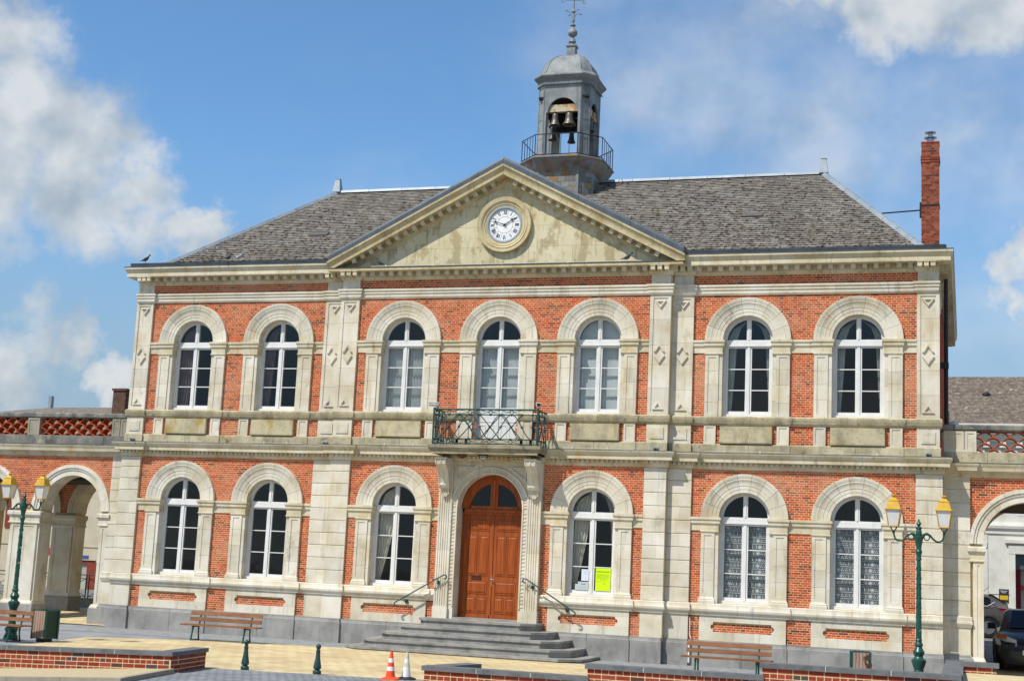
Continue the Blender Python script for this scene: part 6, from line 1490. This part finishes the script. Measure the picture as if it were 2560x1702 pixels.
# right: pale stone building
H2 = thing('house', 'pale limestone building with brown slate roof and red door behind the right arcade', 'house', (0, 0, 0)); hy = 24.0
MB().box(6.0, 13.22, hy, hy+9, 0, 8.55).box(15.4, 30, hy, hy+9, 0, 8.55).box(13.22, 15.4, hy, hy+9, 3.55, 8.55).box(13.22, 15.4, hy+.5, hy+9, 0, 3.55).build('wall', m_wst, H2)
MB().sweep([(6, hy), (30, hy)], [(0, 4.25), (.05, 4.3), (.05, 4.42), (.12, 4.5), (.14, 4.6), (.10, 4.72)]).build('string_course', m_wst, H2)
MB().sweep([(6, hy), (30, hy)], [(0, 7.6), (.06, 7.65), (.06, 7.8), (.2, 7.86), (.2, 7.95), (.3, 8.05), (.3, 8.12), (.05, 8.14)]).build('cornice', m_wst, H2)
dq = MB().box(-.12, .12, -.14, 0, -.12, .12).mesh('cornice_block', m_wst)
for k in range(40): link('cornice_block', dq, H2, (6.2+k*.6, hy-.05, 7.72))
MB().box(6, 30, hy-.36, hy-.2, 8.10, 8.26).build('gutter', m_zinc, H2)
for x in (13.10,): MB().box(x-.12, x+.12, hy-.05, hy+.02, .3, 3.6).box(x-.12, 15.6, hy-.06, hy+.02, 3.55, 3.85).box(x-.25, 15.7, hy-.12, hy+.02, 3.95, 4.08).build('door_surround', m_wst, H2)
MB().box(11.9, 12.22, hy-.03, hy+.02, .3, 4.25).build('pilaster_strip', m_wst, H2); MB().box(12.02, 12.2, hy-.06, hy, 3.75, 3.95).build('strip_capital', m_wst, H2)
dd = MB().box(13.22, 15.4, hy+.2, hy+.32, 2.98, 3.55).build('door_head', m_zincd, H2)
m_crim = mat('crimson_paint', [lin(92, 14, 26), lin(108, 18, 30)], 4, .4)
dd = MB(); dd.box(13.22, 13.42, hy+.24, hy+.30, .3, 2.98).box(13.82, 13.98, hy+.24, hy+.30, .3, 2.98).box(13.42, 13.82, hy+.24, hy+.30, 2.2, 2.36).box(13.98, 15.4, hy+.24, hy+.30, .3, 2.98); dd = dd.build('door', m_crim, H2)
MB().box(13.42, 13.82, hy+.26, hy+.27, .3, 2.2).build('pane', m_glass, dd); MB().box(13.42, 13.82, hy+.26, hy+.27, 2.36, 2.98).build('pane', m_glass, dd)
w_ = MB().box(13.3, 14.6, hy-.01, hy+.02, 5.0, 7.0).build('window', m_white, H2); MB().box(13.4, 14.5, hy-.02, hy-.012, 5.08, 6.9).build('pane', m_glass, w_)
pq = MB().box(12.62, 12.98, hy-.04, hy-.001, 1.72, 2.20).build('plaque', mat('plaque_navy', [lin(40, 46, 56)], 1, .4), H2)
MB().box(12.65, 12.95, hy-.045, hy-.0405, 1.80, 1.96).build('plaque_panel', mat('plaque_yellow', [lin(206, 170, 30)], 1, .5), pq)
for k, (a, b) in enumerate(((12.66, 12.92), (12.70, 12.88))): MB().box(a, b, hy-.045, hy-.0405, 2.12-k*.06, 2.14-k*.06).build('plaque_line', m_frost, pq)
mb = MB(); hr = hy+4.6; mb.add([(5.5, hy-.3, 8.22), (31, hy-.3, 8.22), (31, hr, 10.98), (5.5, hr, 10.98), (5.5, hr+5, 8.2), (31, hr+5, 8.2)], [(0, 1, 2, 3), (3, 2, 5, 4), (0, 3, 4), (1, 5, 2), (0, 4, 5, 1)]); rf = mb.build('roof', mat('roof_batten', [lin(96, 86, 78)], 2, .9), H2)
tl = MB(); sl_ = math.hypot(hr-hy+.3, 2.76); fy2, fz2 = (hr-hy+.3)/sl_, 2.76/sl_
tp2 = [lin(*c) for c in ((112, 100, 90), (122, 110, 98), (104, 93, 84), (130, 118, 104), (116, 104, 92))]
for k in range(int(sl_/.16)+1):
    t0 = k*.16; n = 62
    for i in range(n):
        a = 10.0+i*.105+(.052 if k % 2 else 0)
        y_, z_ = hy-.3+fy2*t0, 8.22+fz2*t0; t1 = .2
        tl.add([(a, y_, z_+.03), (a+.1, y_, z_+.03), (a+.1, y_+fy2*t1, z_+fz2*t1+.008), (a, y_+fy2*t1, z_+fz2*t1+.008), (a, y_, z_), (a+.1, y_, z_)], [(0, 1, 2, 3), (4, 5, 1, 0)], rng.choice(tp2))
stuff(tl.build('roof_tiles', mat('brown_tile', [(.8, .8, .8, 1), (1.1, 1.1, 1.1, 1)], 3, .85, attr=True, speck=[(lin(196, 190, 170), .8, 4.5, .64, .70)]), H2))
vt = Vector((12.25, hy-.3+fy2*3.7, 8.22+fz2*3.7)); MB().lathe([(.17, 0), (.16, .06), (.10, .12), (.02, .15)], 12, (vt.x, vt.y, vt.z)).build('roof_vent', m_black, rf); MB().box(vt.x-.35, vt.x+.35, vt.y-.45, vt.y-.1, vt.z-.22, vt.z-.02)
# small grey vent dome and post on the right terrace, not a lamp
tg = thing('vent_dome', 'small grey dome and post on the terrace beside the right flank wall', 'lamp', (11.16, 2.4, 4.95)); MB().lathe([(.16, 1.0), (.15, 1.1), (.11, 1.18), (.02, 1.22)], 14).build('dome', m_frost, tg, True); MB().tube([(-.12, 0, .9), (-.12, 0, 1.45)], .02, 6).tube([(0, 0, 0), (0, 0, 1.0)], .04, 8).build('post', m_zinc, tg)
# ================================================================ cars
m_carpaint = mat('dark_grey_metallic', [lin(40, 43, 46), lin(50, 53, 56)], 3, .38, .4, metal=.25, coat=.25); m_brown = mat('brown_grey_metallic', [lin(70, 64, 60), lin(78, 72, 68)], 3, .3, .5, metal=.4, coat=.6)
m_cglass = mat('tinted_glass', [lin(12, 14, 15)], 1, .08, .25); m_tyre = mat('tyre', [lin(26, 26, 27), lin(34, 34, 35)], 20, .9); m_rim = mat('alloy', [lin(160, 162, 165)], 4, .3, .5, metal=.8); m_lampg = mat('headlamp', [lin(196, 200, 204)], 4, .08, .6); m_amber = mat('amber', [lin(220, 110, 30)], 2, .2); m_tail = mat('tail_red', [lin(170, 16, 20)], 2, .15); m_plate = mat('number_plate_white', [lin(220, 222, 222)], 2, .4); m_trim = mat('black_trim', [lin(24, 25, 27)], 5, .6)
def car(label, loc, rz, paint, st, W, wheels, gh, suv=False):
    """st: stations along x (front = -x): (x, hood/belt z, floor z, width factor)"""
    t = thing('parked_car', label, 'car', loc, rz, 'parked cars'); mb = MB(); rings = []
    for x, zt, zf, wf in st:
        w = W/2*wf; r = [(w*.86, zf), (w*.97, zf+.10), (w, zf+.25), (w*.985, (zf+zt)/2+.12), (w*.93, zt-.05), (w*.80, zt), (0, zt+.02)]
        ring = [(x, y, z) for y, z in r]+[(x, -y, z) for y, z in r[:-1][::-1]]; rings.append(ring)
    mb.loft(rings); mb.build('body', paint, t, True)
    gr = []
    for x, zr, wf, zb in gh:
        w = W/2*wf; r = [(w, zb), (w*.98, zb+.02), (w*.86, zr-.06), (w*.74, zr-.012), (0, zr)]
        gr.append([(x, y, z) for y, z in r]+[(x, -y, z) for y, z in r[:-1][::-1]])
    MB().loft(gr).build('cabin', paint, t, True)
    # glazing a little proud of the cabin
    def glz(name, i, j, f0=.12, f1=.9, off=.012):
        for s in (1, -1):
            pts = []
            for k, (x, zr, wf, zb) in enumerate(gh):
                if k in (i, j):
                    w = W/2*wf
                    lo, hi = Vector((x, s*w*.98, zb+.03)), Vector((x, s*w*.86, zr-.07)); pts.append((lo+(hi-lo)*f0, lo+(hi-lo)*f1))
            a, b = pts; n_ = Vector((0, s, .3)).normalized()*off; d_ = (b[0]-a[0])*.06
            q = [a[0]+d_+n_, b[0]-d_+n_, b[1]-d_+n_, a[1]+d_+n_]; r = [v-n_*1.6 for v in q]
            MB().add(q+r, [(0, 1, 2, 3), (0, 4, 5, 1), (1, 5, 6, 2), (2, 6, 7, 3), (3, 7, 4, 0)]).build(name, m_cglass, t)
    for i in range(1, len(gh)-2): glz('side_window', i, i+1)
    def screen(name, i, j):
        (x0_, z0_, w0_, zb0), (x1_, z1_, w1_, zb1) = gh[i], gh[j]
        q = [Vector((x0_, -W/2*w0_*.72, z0_)), Vector((x0_, W/2*w0_*.72, z0_)), Vector((x1_, W/2*w1_*.68, z1_)), Vector((x1_, -W/2*w1_*.68, z1_))]; n_ = (q[1]-q[0]).cross(q[3]-q[0]).normalized(); n_ = n_ if n_.z > 0 else -n_
        c = sum(q, Vector())/4; q = [c+(v-c)*.92+n_*.02 for v in q]; r = [v-n_*.03 for v in q]
        MB().add(q+r, [(0, 1, 2, 3), (0, 4, 5, 1), (1, 5, 6, 2), (2, 6, 7, 3), (3, 7, 4, 0)]).build(name, m_cglass, t)
    screen('windscreen', 0, 1); screen('rear_window', len(gh)-1, len(gh)-2)
    for x, r in wheels:
        for s in (-1, 1):
            wh = MB(); y0 = s*(W/2-.20); y1 = s*(W/2+.005); n = 24
            wh.tube([(x, y0, r), (x, y1-s*.03, r), (x, y1, r)], [r, r, r*.93], n); wo = wh.build('wheel', m_tyre, t, True)
            rm = MB(); rm.tube([(x, y1-s*.012, r), (x, y1+s*.004, r)], [r*.66, r*.64], 20)
            for k in range(5): a = k*1.2566+.3; rm.obox((x+math.cos(a)*r*.34, y1+s*.006, r+math.sin(a)*r*.34), (math.cos(a), 0, math.sin(a)), (0, 1, 0), (-math.sin(a), 0, math.cos(a)), r*.30, .008, r*.10)
            rm.build('rim', m_rim, wo)
            ar = MB(); ar.tube([(x+r*1.12*math.cos(R(q)), s*(W/2-.01), r+r*1.12*math.sin(R(q))) for q in range(-10, 191, 20)], .035, 6); ar.build('wheel_arch', m_trim if suv else paint, t, True)
    return t
# estate car facing the camera under the right arcade
W1 = 1.74; f = -2.0
c1 = car('dark grey car facing the square under the right arcade', (12.98, 4.35, .20), R(90), m_carpaint,
    [(-2.05, .52, .30, .62), (-1.98, .66, .20, .84), (-1.75, .78, .18, .95), (-1.3, .88, .18, 1.0), (-.75, .96, .18, 1.0), (.4, .98, .18, 1.0), (1.5, .98, .2, .98), (1.95, .92, .25, .92), (2.05, .6, .35, .8)], W1, [(-1.28, .31), (1.25, .31)],
    [(-.95, .97, .90, .90), (-.15, 1.42, .82, .94), (.55, 1.46, .80, .94), (1.4, 1.40, .80, .94), (1.95, 1.0, .86, .9)])
for s in (-1, 1):
    MB().loft([[(-2.02, s*.40, .60), (-1.94, s*.40, .74), (-1.86, s*.40, .73), (-1.94, s*.40, .59)], [(-1.98, s*.62, .56), (-1.86, s*.62, .81), (-1.74, s*.62, .79), (-1.86, s*.62, .55)], [(-1.80, s*.86, .62), (-1.60, s*.86, .84), (-1.54, s*.82, .82), (-1.72, s*.82, .60)]]).build('headlight', m_lampg, c1)
    MB().loft([[(-1.90, s*.62, .76), (-1.84, s*.62, .83), (-1.76, s*.62, .82)], [(-1.72, s*.84, .77), (-1.62, s*.84, .86), (-1.58, s*.82, .84)]]).build('indicator', m_amber, c1)
    MB().box(-.72, -.52, s*.88-.02 if s > 0 else -.88-.16, s*.88+.16 if s > 0 else -.88+.02, .95, 1.10).build('door_mirror', m_trim, c1)
    MB().box(-2.0, -1.90, s*.42-.18, s*.42+.18, .36, .46).build('grille_opening', m_trim, c1)
MB().box(-2.08, -1.98, -.62, .62, .50, .56).build('bumper_strip', m_trim, c1); MB().box(-2.085, -2.04, -.27, .27, .40, .51).build('number_plate', m_plate, c1); MB().box(-2.03, -1.97, -.16, .16, .64, .70).build('badge', m_rim, c1)
MB().box(-.62, -.60, .44, .54, 1.06, 1.16).build('windscreen_sticker', mat('sticker_green', [lin(120, 190, 180)], 1, .5), c1)
c2 = car('brown grey crossover car parked across the street beyond the right arch', (10.85, 20.6, .47), R(180)*0, m_brown,
    [(-2.15, .60, .35, .65), (-2.05, .80, .25, .86), (-1.7, .92, .22, .96), (-1.1, 1.0, .22, 1.0), (-.4, 1.02, .22, 1.0), (1.0, 1.06, .22, 1.0), (1.75, 1.08, .25, .97), (2.1, 1.0, .3, .9), (2.2, .65, .4, .8)], 1.80, [(-1.33, .35), (1.32, .35)],
    [(-1.05, 1.0, .92, .95), (-.3, 1.48, .84, 1.0), (.5, 1.56, .82, 1.0), (1.45, 1.50, .80, 1.02), (2.0, 1.15, .88, 1.0)], True)
for s in (-1, 1): MB().loft([[(1.70, s*.86, .98), (1.70, s*.88, 1.04), (1.70, s*.80, 1.05)], [(2.14, s*.70, .94), (2.14, s*.72, 1.04), (2.14, s*.60, 1.05)]]).build('tail_light', m_tail, c2)
MB().box(1.35, 2.05, -.62, .62, 1.50, 1.53).build('rear_spoiler', m_brown, c2); MB().tube([(1.1, -.2, 1.52), (1.35, -.2, 1.78)], .008, 5).build('aerial', m_trim, c2)
for s in (-1, 1): MB().box(.55, .78, s*.905-.012, s*.905+.012, .90, .935).build('door_handle', m_brown, c2)
mb = MB()
for s in (-1,): mb.tube([(-.2, s*.80, 1.46), (.5, s*.79, 1.50), (1.30, s*.775, 1.42), (1.55, s*.80, 1.25), (1.30, s*.87, 1.10), (-.2, s*.89, 1.06)], .012, 5)
mb.build('chrome_trim', m_rim, c2, True)
# kerb and street beyond
structure(MB().box(4, 40, 22.2, 24.1, .3, .62).build('pavement_beyond', m_asph));
